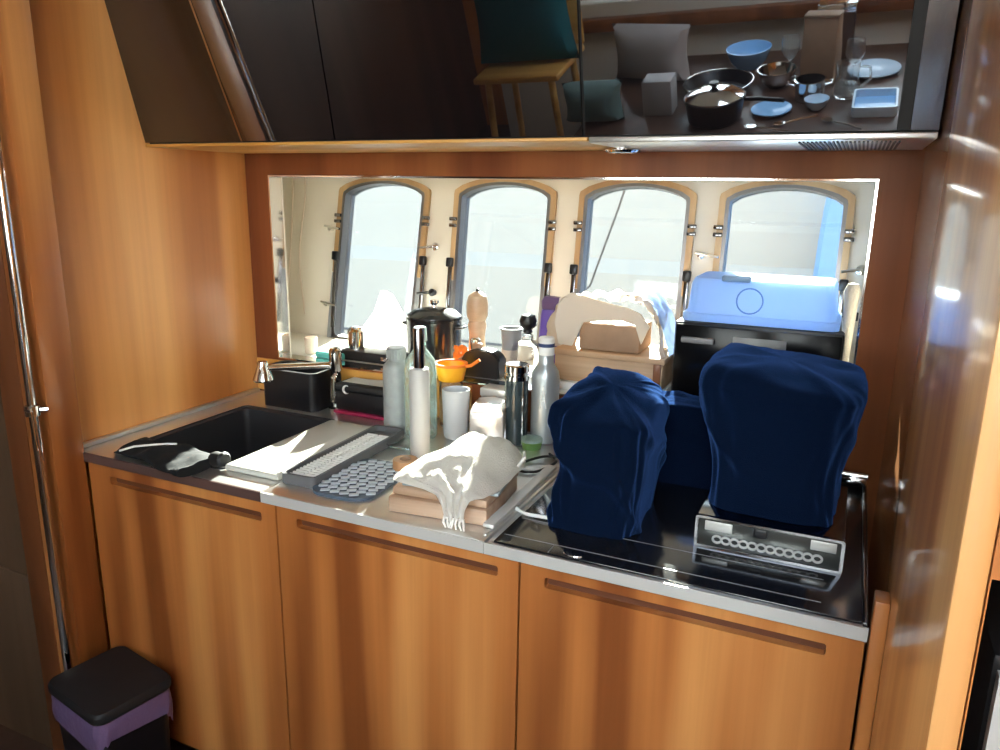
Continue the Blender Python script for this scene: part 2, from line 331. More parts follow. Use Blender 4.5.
for k, (a, b) in enumerate(WIN):
    wn = bpy.data.objects.new('window_%d' % (k+1), None); COL.objects.link(wn); wn['kind'] = 'structure'
    SHR = 0.040 if k == 0 else 0.0
    sh = lambda p: (p[0]-SHR*(0.44-p[1]), p[1])
    fr = obj('window_frame', holed([sh(p) for p in arch(a-0.009, b+0.009, S0-0.009, S1+0.008, 0.029)], [[sh(p) for p in arch(a, b, S0, S1, 0.028)]], 0.05).xf(HM @ Matrix.Translation((0, 0.014, 0))), FRAME, wn)
    # wooden head of the surround over the upper half, frame reflections painted as dark strips beside the lower half
    oa = [p for p in arch(a-0.024, b+0.024, S0-0.03, S1+0.021, 0.032) if p[1] > 0.2]; ia = [p for p in arch(a-0.0092, b+0.0092, S0-0.0092, S1+0.0082, 0.029) if p[1] > 0.2]
    poly = [(b+0.024, 0.2)]+oa+[(a-0.024, 0.2), (a-0.0092, 0.2)]+ia[::-1]+[(b+0.0092, 0.2)]
    obj('wood_surround', holed([sh(p) for p in poly], [], 0.012).xf(HM @ Matrix.Translation((0, -0.006, 0))), W_surr, wn)
    for xa_, xb_ in ((a-0.024, a-0.0092), (b+0.0092, b+0.024)):
        obj('reflection_strip', holed([sh(p) for p in rect(xa_, xb_, S0-0.015, 0.1985)], [], 0.012).xf(HM @ Matrix.Translation((0, -0.006, 0))), GREYP, wn)
    obj('window_pane', holed([sh(p) for p in arch(a-0.002, b+0.002, S0-0.002, S1+0.002, 0.028)], [], 0.006).xf(HM @ Matrix.Translation((0, 0.02, 0))), PANET, wn)
    # friction stay plates on the sides, hinges and wing latches
    for sx_ in (a-0.020, b+0.020):
        p = MB()
        for s_ in (0.37, 0.352): p.box(sx_-0.011, sx_+0.011, -0.020, -0.011, s_-0.005, s_+0.005, 0.002)
        p.box(sx_-0.006, sx_+0.006, -0.018, -0.011, 0.03, 0.25, 0.002)
        obj('stay_plate', p.xf(HM), DCHROME, wn)
        p = MB(); p.box(sx_-0.010, sx_+0.010, -0.026, -0.011, 0.235, 0.262, 0.004); p.xf(HM)
        obj('stay_catch', p, BLACK, wn)
    for sx_, s_ in (((a-0.05, 0.33), (a-0.05, 0.10)) if k == 0 else ((a-0.055, 0.30),) if k == 3 else ()):
        l = MB(); l.lathe([(0, -0.018), (0.007, -0.016), (0.008, 0), (0.0, 0.004)], (sx_, -0.015, s_), 14, Matrix.Rotation(PI/2, 3, 'X'))
        l.tube([(sx_-0.012, -0.022, s_+0.006), (sx_+0.045, -0.026, s_-0.002)], 0.004, 8); l.xf(HM)
        obj('window_latch', l, CHROME, wn)
    if k in (0, 3):
        for s_ in ((0.16, 0.29) if k == 0 else (0.285, 0.18)):
            l = MB(); l.lathe([(0, -0.016), (0.009, -0.014), (0.011, 0.0), (0, 0.004)], (b+0.052, -0.012, s_), 14, Matrix.Rotation(PI/2, 3, 'X'))
            l.tube([(b+0.052, -0.022, s_), (b+0.012, -0.028, s_-0.006)], 0.0035, 8); l.xf(HM)
            obj('window_latch', l, CHROME if s_ > 0.2 else BLACK, wn)
# exterior seen through the ports: a white neighbouring boat, a blue canvas, a mooring rope, the water
struct('trim_8', MB().box(-30, 30, 2.6, 40, -0.9, -0.8), WATER)
nb = thing('moored_boat', 'white hull of the boat moored alongside, seen through the ports', 'boat', (0, 0, 0))
hp = MB(); hp.prism([(4.0, -0.75), (3.75, 0.2), (3.7, 1.05), (3.74, 1.12), (3.77, 1.54), (6.0, 1.54), (6.0, -0.75)], -9.0, 4.0, 'X')
obj('hull', hp, WHITE, nb, sharp=20)
for z_, rr_ in ((0.62, 0.006), (0.95, 0.004), (0.25, 0.008)):
    obj('rubbing_strake', MB().tube([(-9, 3.72, z_), (4, 3.72, z_)], rr_, 8), NYLON, nb)
tp = MB()
prev = None
for i in range(13):
    z_ = 0.2+1.6*i/12; t_ = (z_-1.0)/0.55
    x0_ = -0.155+0.05*t_*t_*(0.6 if t_ > 0 else 1.2); y_ = 3.45
    row = [tp.bm.verts.new((x0_, y_, z_)), tp.bm.verts.new((x0_+0.02, y_-0.06, z_)), tp.bm.verts.new((0.35, y_-0.12, z_)), tp.bm.verts.new((1.2, y_-0.06, z_)), tp.bm.verts.new((1.2, y_+0.02, z_)), tp.bm.verts.new((x0_+0.05, y_+0.04, z_))]
    if prev:
        for j in range(6): tp.bm.faces.new((prev[j], prev[(j+1) % 6], row[(j+1) % 6], row[j]))
    else: tp.bm.faces.new(row[::-1])
    prev = row
tp.bm.faces.new(prev)
tag(obj('canvas_screen', tp, BLUETARP), 'bright blue canvas hanging outside the rightmost port', 'canvas')
tag(obj('mooring_rope', MB().tube([(-0.36, 2.0, 2.4), (-0.62, 2.35, 1.62), (-0.70, 2.4, 1.40), (-0.85, 2.6, 1.12), (-1.45, 3.4, 0.75)], 0.004, 8), NYLON), 'thin grey rope slanting down outside the third port from the left', 'rope')
for k, (xa, lab) in enumerate(((-1.62, 'thin beige cable down the lining left of the ports, the straighter one on the left'), (-1.585, 'thin beige cable down the lining left of the ports, the wavy one on the right'))):
    pts = [HM @ Vector((xa+(0.012*math.sin(s*14+k)+0.03*s*k*2 if k else 0.004*math.sin(s*9)), -0.004, 0.5-s)) for s in [i*0.04 for i in range(12)]]
    tag(obj('cable', MB().tube(pts, 0.0022, 6), BEIGE), lab, 'cable')

# ================================================================== BASE CABINETS AND WORKTOP
doors = [(-1.428, -0.921, 'teak base cabinet under the sink, leftmost of the three'), (-0.921, -0.429, 'teak base cabinet in the middle, below the cutting board'), (-0.429, 0.070, 'teak base cabinet under the hob, rightmost of the three')]
gro = [(-1.363, -0.957, 0.838, 0.856), (-0.874, -0.467, 0.842, 0.860), (-0.386, 0.023, 0.842, 0.860)]
for (a, b, lab), (g0, g1, gz0, gz1) in zip(doors, gro):
    t = thing('base_cabinet', lab, 'cabinet', ((a+b)/2, 1.3, FL), group='base cabinets')
    c = (a+b)/2
    bd = MB().box(a-c+0.002, b-c-0.002, -0.262, 0.26, 0.10, 0.724 if a > -1.3 else 0.545)
    obj('body', bd, W_red, t)
    obj('plinth', MB().box(a-c+0.002, b-c-0.002, -0.20, 0.2, 0.0, 0.0995), BLACKM, t)
    ds = holed(rrect(a-c+0.002, b-c-0.002, 0.104, 0.726, 0.002, 2), [rrect(g0-c, g1-c, gz0-FL, gz1-FL, 0.004, 3)], 0.020).xf(Matrix.Translation((0, -0.275, 0)))
    dd = obj('door', ds, W_door, t)
    obj('handle_groove', MB().box(g0-c-0.003, g1-c+0.003, -0.2705, -0.2645, gz0-FL-0.003, gz1-FL+0.003), W_groove, dd)
TZ = 0.9
# left worktop with the sink hole
t = thing('worktop', 'stainless worktop section around the black sink, dark reflection painted on its front edge', 'worktop', (-1.2, 1.3, 0.88), group='worktop sections')
obj('top_sheet', holed(rect(-0.264, 0.2485, -0.288, 0.272), [rrect(-0.185, 0.105, -0.24, 0.14, 0.012)], 0.019, False).xf(Matrix.Translation((0, 0, 0.0105))), STEEL, t)
obj('front_edge', MB().box(-0.23, 0.2485, -0.2915, -0.2885, 0.0, 0.0195), STEEL_B, t)
obj('side_upstand', MB().box(-0.262, -0.247, -0.282, 0.262, 0.0205, 0.030, 0.002), STEEL, t)
t = thing('worktop', 'plain stainless worktop section in the middle under the cutting board', 'worktop', (-0.72, 1.3, 0.88), group='worktop sections')
obj('top_sheet', MB().box(-0.2305, 0.2295, -0.288, 0.272, 0.001, 0.020, 0.0015), STEEL, t)
obj('front_edge', MB().box(-0.2305, 0.2295, -0.2915, -0.2885, 0.0, 0.0195), STEEL_E, t)
rr_ = MB()
for x_ in (0.2215,): rr_.box(x_-0.003, x_+0.003, -0.27, 0.24, 0.0201, 0.0235, 0.0012)
obj('drip_ridge', rr_, STEEL, t)
t = thing('hob', 'black glass hob with steel front edge under the navy covers', 'hob', (-0.21, 1.3, 0.88))
obj('steel_tray', MB().box(-0.2795, 0.280, -0.288, 0.272, 0.001, 0.0165, 0.0015), STEEL, t)
obj('glass_top', MB().box(-0.268, 0.272, -0.279, 0.262, 0.0167, 0.0205, 0.001), HOB, t)
obj('front_edge', MB().box(-0.2795, 0.280, -0.2915, -0.2885, 0.0, 0.0195), STEEL_E, t)
obj('side_rail', MB().box(0.2725, 0.2795, -0.285, 0.264, 0.0167, 0.0235, 0.001), DCHROME, t)
hg = MB().box(0.230, 0.278, 0.245, 0.268, 0.0207, 0.036, 0.003); hg.tube([(0.220, 0.256, 0.040), (0.279, 0.256, 0.040)], 0.006, 10)
obj('lid_hinge', hg, CHROME, t)
obj('burner_ring', MB().tube([(-0.135+0.017*math.cos(a), -0.265+0.012*math.sin(a), 0.0215) for a in [PI*0.9+PI*0.9*i/10 for i in range(11)]], 0.0017, 6), CHROME, t)
lines = MB()
lines.box(-0.262, 0.22, -0.2505, -0.2485, 0.0204, 0.0209); lines.box(-0.262, 0.22, -0.18, -0.1785, 0.0204, 0.0209); lines.box(-0.175, -0.1735, -0.279, -0.25, 0.0204, 0.0209)
obj('glass_seam', lines, GREYP, t)

# sink
t = thing('sink', 'black rectangular composite sink basin set in the left worktop', 'sink', (-1.24, 1.25, 0.70))
bs = MB(); out_ = rrect(-0.144, 0.144, -0.189, 0.189, 0.014, 4)
lv = [(1.0, 0.2015), (1.0, 0.1985), (0.955, 0.195), (0.90, 0.03), (0.82, 0.012), (0.0, 0.010)]
rings = [[bs.bm.verts.new((x*s, y*s, z)) for x, y in out_] for s, z in lv[:-1]]
outer2 = [[bs.bm.verts.new((x*s, y*s, z)) for x, y in out_] for s, z in ((0.985, 0.18), (0.93, 0.0))]
def bridge(A, B):
    n_ = len(A)
    for k_ in range(n_): bs.bm.faces.new((A[k_], A[(k_+1) % n_], B[(k_+1) % n_], B[k_]))
for A, B in zip(rings, rings[1:]): bridge(A, B)
bs.bm.faces.new(rings[-1]); bridge(rings[0], outer2[0]); bridge(outer2[0], outer2[1]); bs.bm.faces.new(outer2[1][::-1])
obj('basin', bs, SINKM, t)
obj('drain', MB().lathe([(0, 0.0135), (0.03, 0.0135), (0.04, 0.017), (0.043, 0.012), (0, 0.0115)], (0.0, 0.02, 0), 24), CHROME, t)

# ================================================================== UPPER CABINET
TILT = math.radians(14); CZ0 = 1.538; CY0 = 1.27
def cf(z, off=0.0): return CY0-(z-CZ0)*math.tan(TILT)+off
t = thing('wall_cabinet', 'long dark glass fronted cabinet leaning out above the galley', 'cabinet', (0, 0, 0))
obj('body', MB().prism([(CY0+0.012, CZ0), (1.5755, CZ0), (1.5755, CE-0.004), (cf(CE-0.004, 0.012), CE-0.004)], -1.464, 0.086, 'X'), BLACKM, t)
def gdoor(name, xa0, xb0, xa1, xb1, m, z0=CZ0+0.002, z1=CE-0.006, th=0.008, off=0.0):
    b = MB(); v = []
    for dy in (0.0, th):
        for (x, z) in ((xa0, z0), (xb0, z0), (xb1, z1), (xa1, z1)): v.append(b.bm.verts.new((x, cf(z, dy+off), z)))
    for f in ((0, 1, 2, 3), (7, 6, 5, 4), (0, 4, 5, 1), (1, 5, 6, 2), (2, 6, 7, 3), (3, 7, 4, 0)): b.bm.faces.new([v[i] for i in f])
    return obj(name, b, m, t)
K = (CE-CZ0)/0.27
BRG = mat('wall_reflection_glass', (0.030, 0.017, 0.010), 0.10, ior=1.7)  # reflection of the left wall put into the glass as brown
gdoor('glass_door', -1.4635, -1.187, -1.4635, -1.187-0.05*K, BRG)
s = gdoor('chrome_strip', -1.186, -1.181, -1.186-0.05*K, -1.181-0.05*K, CHROME, off=-0.001)
gdoor('glass_door', -1.180, -0.949, -1.180-0.05*K, -0.935, GLASSB)
gdoor('glass_door', -0.946, -0.440, -0.932, -0.440, GLASSB)
gdoor('glass_door', -0.434, 0.0325, -0.434, 0.0325, GLASSB)
gdoor('dark_post', 0.0335, 0.0495, 0.0335, 0.0495, BLACKM)
gdoor('end_post', 0.050, 0.0855, 0.050, 0.0855, DCHROME)
obj('bottom_panel', MB().box(-1.4635, -0.43, CY0-0.002, 1.5745, CZ0-0.007, CZ0-0.0005, 0.002), W_gold, t)
hd = MB().box(-0.428, 0.0855, CY0-0.002, 1.5745, CZ0-0.010, CZ0-0.0005, 0.002)
ho = obj('extractor_strip', hd, STEEL, t)
gs = MB()
for i in range(24): gs.box(-0.10+i*0.006, -0.0972+i*0.006, 1.30, 1.54, CZ0-0.0125, CZ0-0.0102)
obj('extractor_grille', gs, BLACK, ho)
dl = obj('downlight', MB().lathe([(0.0, -0.003), (0.022, -0.003), (0.030, -0.006), (0.034, -0.002), (0.034, 0)], (-0.425, 1.46, CZ0-0.0105), 28), CHROME, t)
obj('lens', MB().lathe([(0, -0.0045), (0.02, -0.0045), (0.02, -0.003)], (-0.425, 1.46, CZ0-0.0105), 24), BLACK, dl)

# ================================================================== HANDRAIL AND BIN
t = thing('handrail', 'vertical chrome handrail pole beside the left end of the galley', 'handrail', (-1.435, 0.918, FL))
obj('pole', MB().tube([(0, 0, 0.01), (0, 0, CE-FL-0.005)], 0.0085, 16), CHROME, t)
br = MB().lathe([(0.009, -0.012), (0.014, -0.010), (0.014, 0.010), (0.009, 0.012)], (0, 0, 0.865), 16)
br.tube([(0.0, 0.0, 0.865), (0.018, 0.02, 0.865)], 0.005, 8); br.tube([(-0.004, -0.012, 0.868), (0.020, -0.016, 0.868)], 0.003, 8); br.tube([(0.020, -0.016, 0.868), (0.022, -0.016, 0.79)], 0.0022, 8)
obj('bracket', br, CHROME, t)
obj('floor_flange', MB().lathe([(0, 0), (0.026, 0), (0.026, 0.006), (0.012, 0.012), (0.009, 0.02)], (0, 0, 0), 20), CHROME, t)

t = thing('waste_bin', 'black lidded waste bin with lilac liner in front of the sink cabinet', 'bin', (-1.298, 0.913, FL+0.0002), rz=math.radians(-10))
t.scale = (0.93, 0.93, 1.02)
bb = MB()
for a, z in ((0.080, 0.0), (0.094, 0.255)): pass
R0 = [(x, y) for x, y in rrect(-0.088, 0.088, -0.072, 0.072, 0.02, 4)]
def loft(b, secs, cap=True):
    rs = [[b.bm.verts.new((x*s+dx, y*s2+dy, z)) for x, y in R_] for R_, s, s2, dx, dy, z in secs]
    n_ = len(rs[0])
    for A, B in zip(rs, rs[1:]):
        for k_ in range(n_): b.bm.faces.new((A[k_], A[(k_+1) % n_], B[(k_+1) % n_], B[k_]))
    if cap: b.bm.faces.new(rs[0][::-1]); b.bm.faces.new(rs[-1])
    return b
obj('bucket', loft(bb, [(R0, 1.0, 1.0, 0, 0, 0.0), (R0, 1.03, 1.03, 0, 0, 0.01), (R0, 1.16, 1.16, 0, 0, 0.28)]), BLACK, t)
ld = loft(MB(), [(R0, 1.22, 1.22, 0, 0, 0.2805), (R0, 1.25, 1.25, 0, 0, 0.284), (R0, 1.25, 1.25, 0, 0, 0.296), (R0, 1.2, 1.2, 0, 0, 0.303), (R0, 0.6, 0.6, 0, 0, 0.307)])
obj('lid', ld, BLACKM, t)
lb = MB(); RL = rrect(-0.088, 0.088, -0.072, 0.072, 0.02, 10); n_ = len(RL); rows = []
for j in range(7):
    rw_ = []
    for k_, (x, y) in enumerate(RL):
        sag = 0.030*(0.5+0.5*math.sin(k_*0.42+1.0))+0.006*math.sin(k_*1.7)
        z = 0.279-(j/6)*(0.045+sag); s_ = 1.18+0.035*math.sin(j/6*PI*0.8)+0.012*math.sin(k_*1.3+j)
        rw_.append(lb.bm.verts.new((x*s_, y*s_, z)))
    rows.append(rw_)
for A, B in zip(rows, rows[1:]):
    for k_ in range(n_): lb.bm.faces.new((A[k_], A[(k_+1) % n_], B[(k_+1) % n_], B[k_]))
lo = obj('bin_liner', lb, LILAC, t, sharp=60); lo['label'] = 'lilac bin liner folded over the rim'

# ================================================================== FAUCET END
t = thing('mixer_tap', 'chrome mixer tap with a horizontal spout over the sink', 'tap', (-1.153, 1.515, TZ+0.0006))
obj('tap_body', MB().lathe([(0, 0), (0.022, 0), (0.022, 0.006), (0.014, 0.010), (0.013, 0.10), (0.016, 0.105), (0.016, 0.155), (0.012, 0.160), (0, 0.161)], seg=24), CHROME, t)
obj('spout', MB().tube([(0, 0, 0.115), (-0.02, -0.025, 0.118), (-0.10, -0.12, 0.124), (-0.112, -0.135, 0.122)], 0.0085, 14), CHROME, t)
obj('spray_head', MB().lathe([(0, 0.018), (0.011, 0.018), (0.012, 0.010), (0.025, -0.026), (0.023, -0.030), (0, -0.028)], (-0.112, -0.137, 0.122), 24), CHROME, t)
lv = MB().tube([(0.008, -0.012, 0.095), (0.012, -0.028, 0.088), (0.012, -0.034, 0.03)], 0.0055, 10, rr=[0.005, 0.006, 0.007])
obj('lever', lv, CHROME, t)

t = thing('storage_caddy', 'black plastic caddy box standing behind the sink', 'box', (-1.265, 1.508, TZ))
obj('shell', holed(rrect(-0.085, 0.083, -0.048, 0.048, 0.018), [rrect(-0.079, 0.077, -0.042, 0.042, 0.014)], 0.098, False).xf(Matrix.Translation((0, 0, 0.050))), BLACK, t)
obj('base', MB().box(-0.078, 0.076, -0.041, 0.041, 0.001, 0.01), BLACK, t)
obj('rim', holed(rrect(-0.088, 0.086, -0.051, 0.051, 0.02), [rrect(-0.079, 0.077, -0.042, 0.042, 0.014)], 0.007, False).xf(Matrix.Translation((0, 0, 0.0965))), BLACK, t)
tag(obj('sponge', MB().box(-0.045, 0.045, -0.022, 0.022, 0, 0.018, 0.005), TEAL, loc=(-1.255, 1.64, 1.0005)), 'flat teal sponge on the ledge behind the black caddy', 'sponge')
tag(obj('small_cup', MB().lathe([(0, 0), (0.015, 0), (0.017, 0.003), (0.018, 0.045), (0.016, 0.045), (0.015, 0.004), (0, 0.004)], seg=24), BEIGE, loc=(-1.345, 1.66, 1.0005)), 'small beige cup on the ledge at the far left', 'cup')
dc = MB().lathe([(0, 0), (0.024, 0), (0.024, 0.075), (0.018, 0.082), (0.018, 0.086), (0, 0.088)], seg=28)
tag(obj('steel_shaker', dc, CHROME, loc=(-1.195, 1.665, 1.0005)), 'short chrome shaker on the ledge behind the tap', 'shaker')
t = thing('knife_case', 'flat black case lying on the ledge left of the black pot', 'case', (-1.135, 1.66, 1.0005))
obj('case_body', MB().box(-0.095, 0.095, -0.03, 0.03, 0, 0.028, 0.006), BLACK, t)
obj('clasp', MB().box(0.04, 0.06, -0.033, -0.0295, 0.010, 0.020, 0.001), CHROME, t)
# lunch box with crimson foot
t = thing('lunch_box', 'black box with crimson base and white badge between tap and grey bottle', 'box', (-1.055, 1.522, TZ))
obj('base', MB().box(-0.088, 0.088, -0.038, 0.038, 0.0005, 0.010, 0.003), CRIM, t)
obj('box_body', MB().box(-0.084, 0.084, -0.034, 0.034, 0.0102, 0.060, 0.006), BLACK, t)
obj('lid', MB().box(-0.086, 0.086, -0.036, 0.036, 0.0605, 0.078, 0.006), BLACKM, t)
bd = MB().tube([(-0.045+0.010*math.cos(a), -0.0372, 0.066+0.010*math.sin(a)) for a in [PI*0.35+PI*1.3*i/12 for i in range(13)]], 0.0022, 6, rr=[0.0008+0.0022*math.sin(PI*i/12) for i in range(13)])
obj('badge', bd, WHITEP, t)
pp = MB()
for i in range(9):
    for j in range(5): pp.bm.verts.new((-0.075+0.15*i/8, -0.026+0.052*j/4, 0.0012+0.002*math.sin(i*0.9)*math.sin(j)))
pp.bm.verts.ensure_lookup_table()
for i in range(8):
    for j in range(4): pp.bm.faces.new([pp.bm.verts[q] for q in (i*5+j, i*5+j+1, (i+1)*5+j+1, (i+1)*5+j)])
r_ = bmesh.ops.solidify(pp.bm, geom=pp.bm.faces[:], thickness=0.0015)
tag(obj('folded_paper', pp, PAPER, loc=(-1.045, 1.52, TZ+0.0815)), 'folded white paper lying on the black box with crimson base', 'paper')

# ================================================================== BOTTLES AND JARS ON THE WORKTOP
t = thing('water_bottle', 'matt grey water bottle with screw cap behind the ribbed drainer', 'bottle', (-0.935, 1.455, TZ))
obj('bottle_body', MB().lathe([(0, 0), (0.029, 0), (0.032, 0.004), (0.032, 0.140), (0.030, 0.153), (0.021, 0.163), (0.019, 0.164), (0.019, 0.170)], seg=36), GREYB, t)
cp = MB().lathe([(0.0195, 0.168), (0.0215, 0.168), (0.0215, 0.192), (0.019, 0.195), (0, 0.195)], seg=28)
for i in range(20): a = 2*PI*i/20; cp.box(0.0215*math.cos(a)-0.001, 0.0215*math.cos(a)+0.001, 0.0215*math.sin(a)-0.001, 0.0215*math.sin(a)+0.001, 0.170, 0.190)
obj('screw_cap', cp, GREYB, t)

t = thing('milk_frother', 'tall slim white tube with a shiny steel upper half', 'tube', (-0.772, 1.285, TZ))
obj('tube_body', MB().lathe([(0, 0), (0.019, 0), (0.0205, 0.003), (0.0205, 0.190), (0.018, 0.198), (0.012, 0.200), (0, 0.200)], seg=32), TUBEW, t)
obj('steel_top', MB().lathe([(0.0112, 0.198), (0.0115, 0.278), (0.0105, 0.281), (0, 0.281)], seg=24), DCHROME, t)

t = thing('dish_soap_bottle', 'pale green see-through bottle behind the tall white tube', 'bottle', (-0.856, 1.43, TZ))
obj('bottle_body', MB().lathe([(0, 0), (0.034, 0), (0.037, 0.005), (0.037, 0.150), (0.033, 0.178), (0.020, 0.196), (0.0135, 0.205), (0.0135, 0.225)], seg=36), GREENG, t)
obj('flip_cap', MB().lathe([(0.0142, 0.222), (0.0155, 0.222), (0.0140, 0.250), (0.0125, 0.253), (0, 0.253)], seg=24), mat('pale_green_plastic', (0.50, 0.66, 0.62), 0.4), t)

tag(obj('tumbler', MB().lathe([(0, 0), (0.026, 0), (0.028, 0.004), (0.0315, 0.112), (0.0295, 0.112), (0.0265, 0.008), (0, 0.008)], seg=36), MUG, loc=(-0.783, 1.462, TZ+0.0003)), 'plain white tumbler right of the green bottle', 'tumbler')

t = thing('drink_carton', 'silver carton with a folded foil roof right of the white tumbler', 'carton', (-0.703, 1.470, TZ), rz=0.25)
t.scale = (1.12, 1.1, 1.12)
obj('carton_body', MB().box(-0.034, 0.034, -0.03, 0.03, 0.0003, 0.066, 0.003), FOIL, t)
obj('foil_roof', MB().prism([(-0.034, 0.0663), (0.034, 0.0663), (0.027, 0.080), (0.003, 0.084), (-0.003, 0.084), (-0.027, 0.080)], -0.03, 0.03, 'Y'), FOIL, t)

t = thing('tea_box', 'grey cardboard box with paler lid behind the silver carton', 'box', (-0.712, 1.548, TZ), rz=0.0)
obj('box_body', MB().box(-0.04, 0.045, -0.022, 0.022, 0.0003, 0.085, 0.002), CARD, t)
obj('lid', MB().box(-0.042, 0.047, -0.024, 0.024, 0.0853, 0.105, 0.003), FOIL, t)
t = thing('glass_jar', 'tiny glass jar with cork-brown lid lying in front of the silver carton', 'jar', (-0.712, 1.400, TZ))
obj('jar_body', MB().lathe([(0, 0), (0.017, 0), (0.019, 0.003), (0.019, 0.018), (0.015, 0.022)], seg=24), CLEAR, t)
obj('lid', MB().lathe([(0.0, 0.0222), (0.0165, 0.0222), (0.0165, 0.030), (0, 0.031)], seg=24), TAN, t)

t = thing('coffee_canister', 'tall dark canister with bright chrome lid and two upright strips', 'canister', (-0.645, 1.487, TZ))
obj('canister_body', MB().lathe([(0, 0), (0.025, 0), (0.026, 0.003), (0.026, 0.146), (0, 0.146)], seg=32), CANI, t)
obj('lid', MB().lathe([(0, 0.1465), (0.0275, 0.1465), (0.0275, 0.156), (0.024, 0.158), (0.024, 0.162), (0.0275, 0.164), (0.0275, 0.178), (0.024, 0.181), (0, 0.181)], seg=32), CHROME, t)
for a in (-2.30, -0.62):
    obj('chrome_strip', MB().tube([(0.0262*math.cos(a), 0.0262*math.sin(a), 0.004), (0.0262*math.cos(a), 0.0262*math.sin(a), 0.146)], 0.0022, 8), CHROME, t)

t = thing('vacuum_flask', 'silver bottle with narrow neck and white cap left of the navy covers', 'bottle', (-0.592, 1.525, TZ))
obj('flask_body', MB().lathe([(0, 0), (0.028, 0), (0.031, 0.004), (0.031, 0.150), (0.029, 0.162), (0.019, 0.178), (0.017, 0.182), (0.017, 0.204)], seg=36), ALU, t)
obj('screw_cap', MB().lathe([(0.0175, 0.200), (0.018, 0.200), (0.0175, 0.236), (0.015, 0.239), (0, 0.239)], seg=24), WHITEP, t)
obj('cap_band', MB().lathe([(0.0182, 0.218), (0.0184, 0.218), (0.0184, 0.226), (0.0182, 0.226)], seg=24), mat('navy_band', (0.02, 0.04, 0.12), 0.4), t)
la = MB()
def onf(x, z): return (x, -math.sqrt(0.0315**2-x*x), z)
for x0_, z0_, x1_, z1_ in ((-0.006, 0.085, 0.001, 0.135), (0.008, 0.085, 0.001, 0.135), (-0.004, 0.103, 0.006, 0.103)):
    la.tube([onf(x0_+(x1_-x0_)*i/6, z0_+(z1_-z0_)*i/6) for i in range(7)], 0.0013, 6)
obj('reflection_strokes', la, WHITEP, t, rz=0.2)  # A-shaped reflection on the metal, modelled as pale strokes
t = thing('green_tub', 'low green tub with a pale lid in front of the silver bottle', 'tub', (-0.598, 1.468, TZ))
obj('tub_body', MB().lathe([(0, 0), (0.02, 0), (0.024, 0.016), (0.022, 0.017), (0, 0.017)], seg=28), GREENT, t)
obj('lid', MB().lathe([(0, 0.0173), (0.0245, 0.0173), (0.0245, 0.022), (0.022, 0.024), (0, 0.024)], seg=28), GREENG, t)
# yellow/orange lidded jar and dome behind
t = thing('storage_jar', 'clear jar with bright yellow and orange lid behind the white tumbler', 'jar', (-0.835, 1.535, TZ))
obj('jar_body', MB().lathe([(0, 0), (0.026, 0), (0.028, 0.004), (0.028, 0.105), (0.024, 0.112)], seg=28), CLEAR, t)
obj('lid', MB().lathe([(0.0245, 0.110), (0.030, 0.112), (0.036, 0.140), (0.038, 0.150), (0.034, 0.150), (0.026, 0.122), (0, 0.120)], seg=28), YELLOW, t)
hb = MB().tube([(0.03, 0, 0.146), (0.05, 0.004, 0.150), (0.070, 0.01, 0.165)], 0.004, 8); hb.lathe([(0.034, 0.145), (0.0395, 0.147), (0.0395, 0.153), (0.034, 0.153)], seg=28)
h_ = obj('lid_handle', hb, ORANGE, t); h_['label'] = 'orange rim and handle'
dm = MB(); prof = [(-0.058, 0.0), (-0.058, 0.10)]+[(-0.058*math.cos(PI*i/14), 0.112+0.058*math.sin(PI*i/14)) for i in range(15)]+[(0.058, 0.10), (0.058, 0.0)]
dm.prism(prof, -0.022, 0.022, 'Y')
bmesh.ops.bevel(dm.bm, geom=[e for e in dm.bm.edges if len({round(v.co.y, 4) for v in e.verts}) == 1], offset=0.006, segments=2, affect='EDGES')
t = thing('toaster_hood', 'black round topped hood standing against the ledge behind the cartons', 'appliance', (-0.755, 1.600, TZ), 0)
t.location = (-0.80, 1.64, 1.0005)
obj('shell', dm.xf(Matrix.Diagonal((0.86, 1, 0.42, 1))), BLACK, t)
obj('foot', MB().box(-0.05, 0.05, -0.018, 0.018, -0.0004, 0.003), GREYP, t)

# ================================================================== ON THE LEDGE
LZ = 1.0005
t = thing('cooking_pot', 'black lidded pot with a knob on the ledge before the first port', 'pot', (-1.000, 1.745, LZ))
obj('pot_body', MB().lathe([(0, 0), (0.066, 0), (0.071, 0.006), (0.073, 0.112), (0.076, 0.114), (0.076, 0.117), (0.070, 0.117), (0.068, 0.012), (0, 0.010)], seg=44), mat('black_enamel', (0.012, 0.014, 0.018), 0.16), t)
pl = obj('lid', MB().lathe([(0.074, 0.118), (0.073, 0.122), (0.055, 0.136), (0.02, 0.143), (0, 0.144)], seg=44), mat('black_lid', (0.016, 0.018, 0.022), 0.2), t)
obj('knob', MB().lathe([(0.007, 0.143), (0.006, 0.150), (0.013, 0.156), (0.013, 0.162), (0, 0.165)], seg=20), CHROME, pl)
for s_ in (-1, 1): obj('side_handle', MB().tube([(s_*0.072, -0.016, 0.095), (s_*0.088, -0.012, 0.097), (s_*0.088, 0.012, 0.097), (s_*0.072, 0.016, 0.095)], 0.0035, 8), BLACK, t)
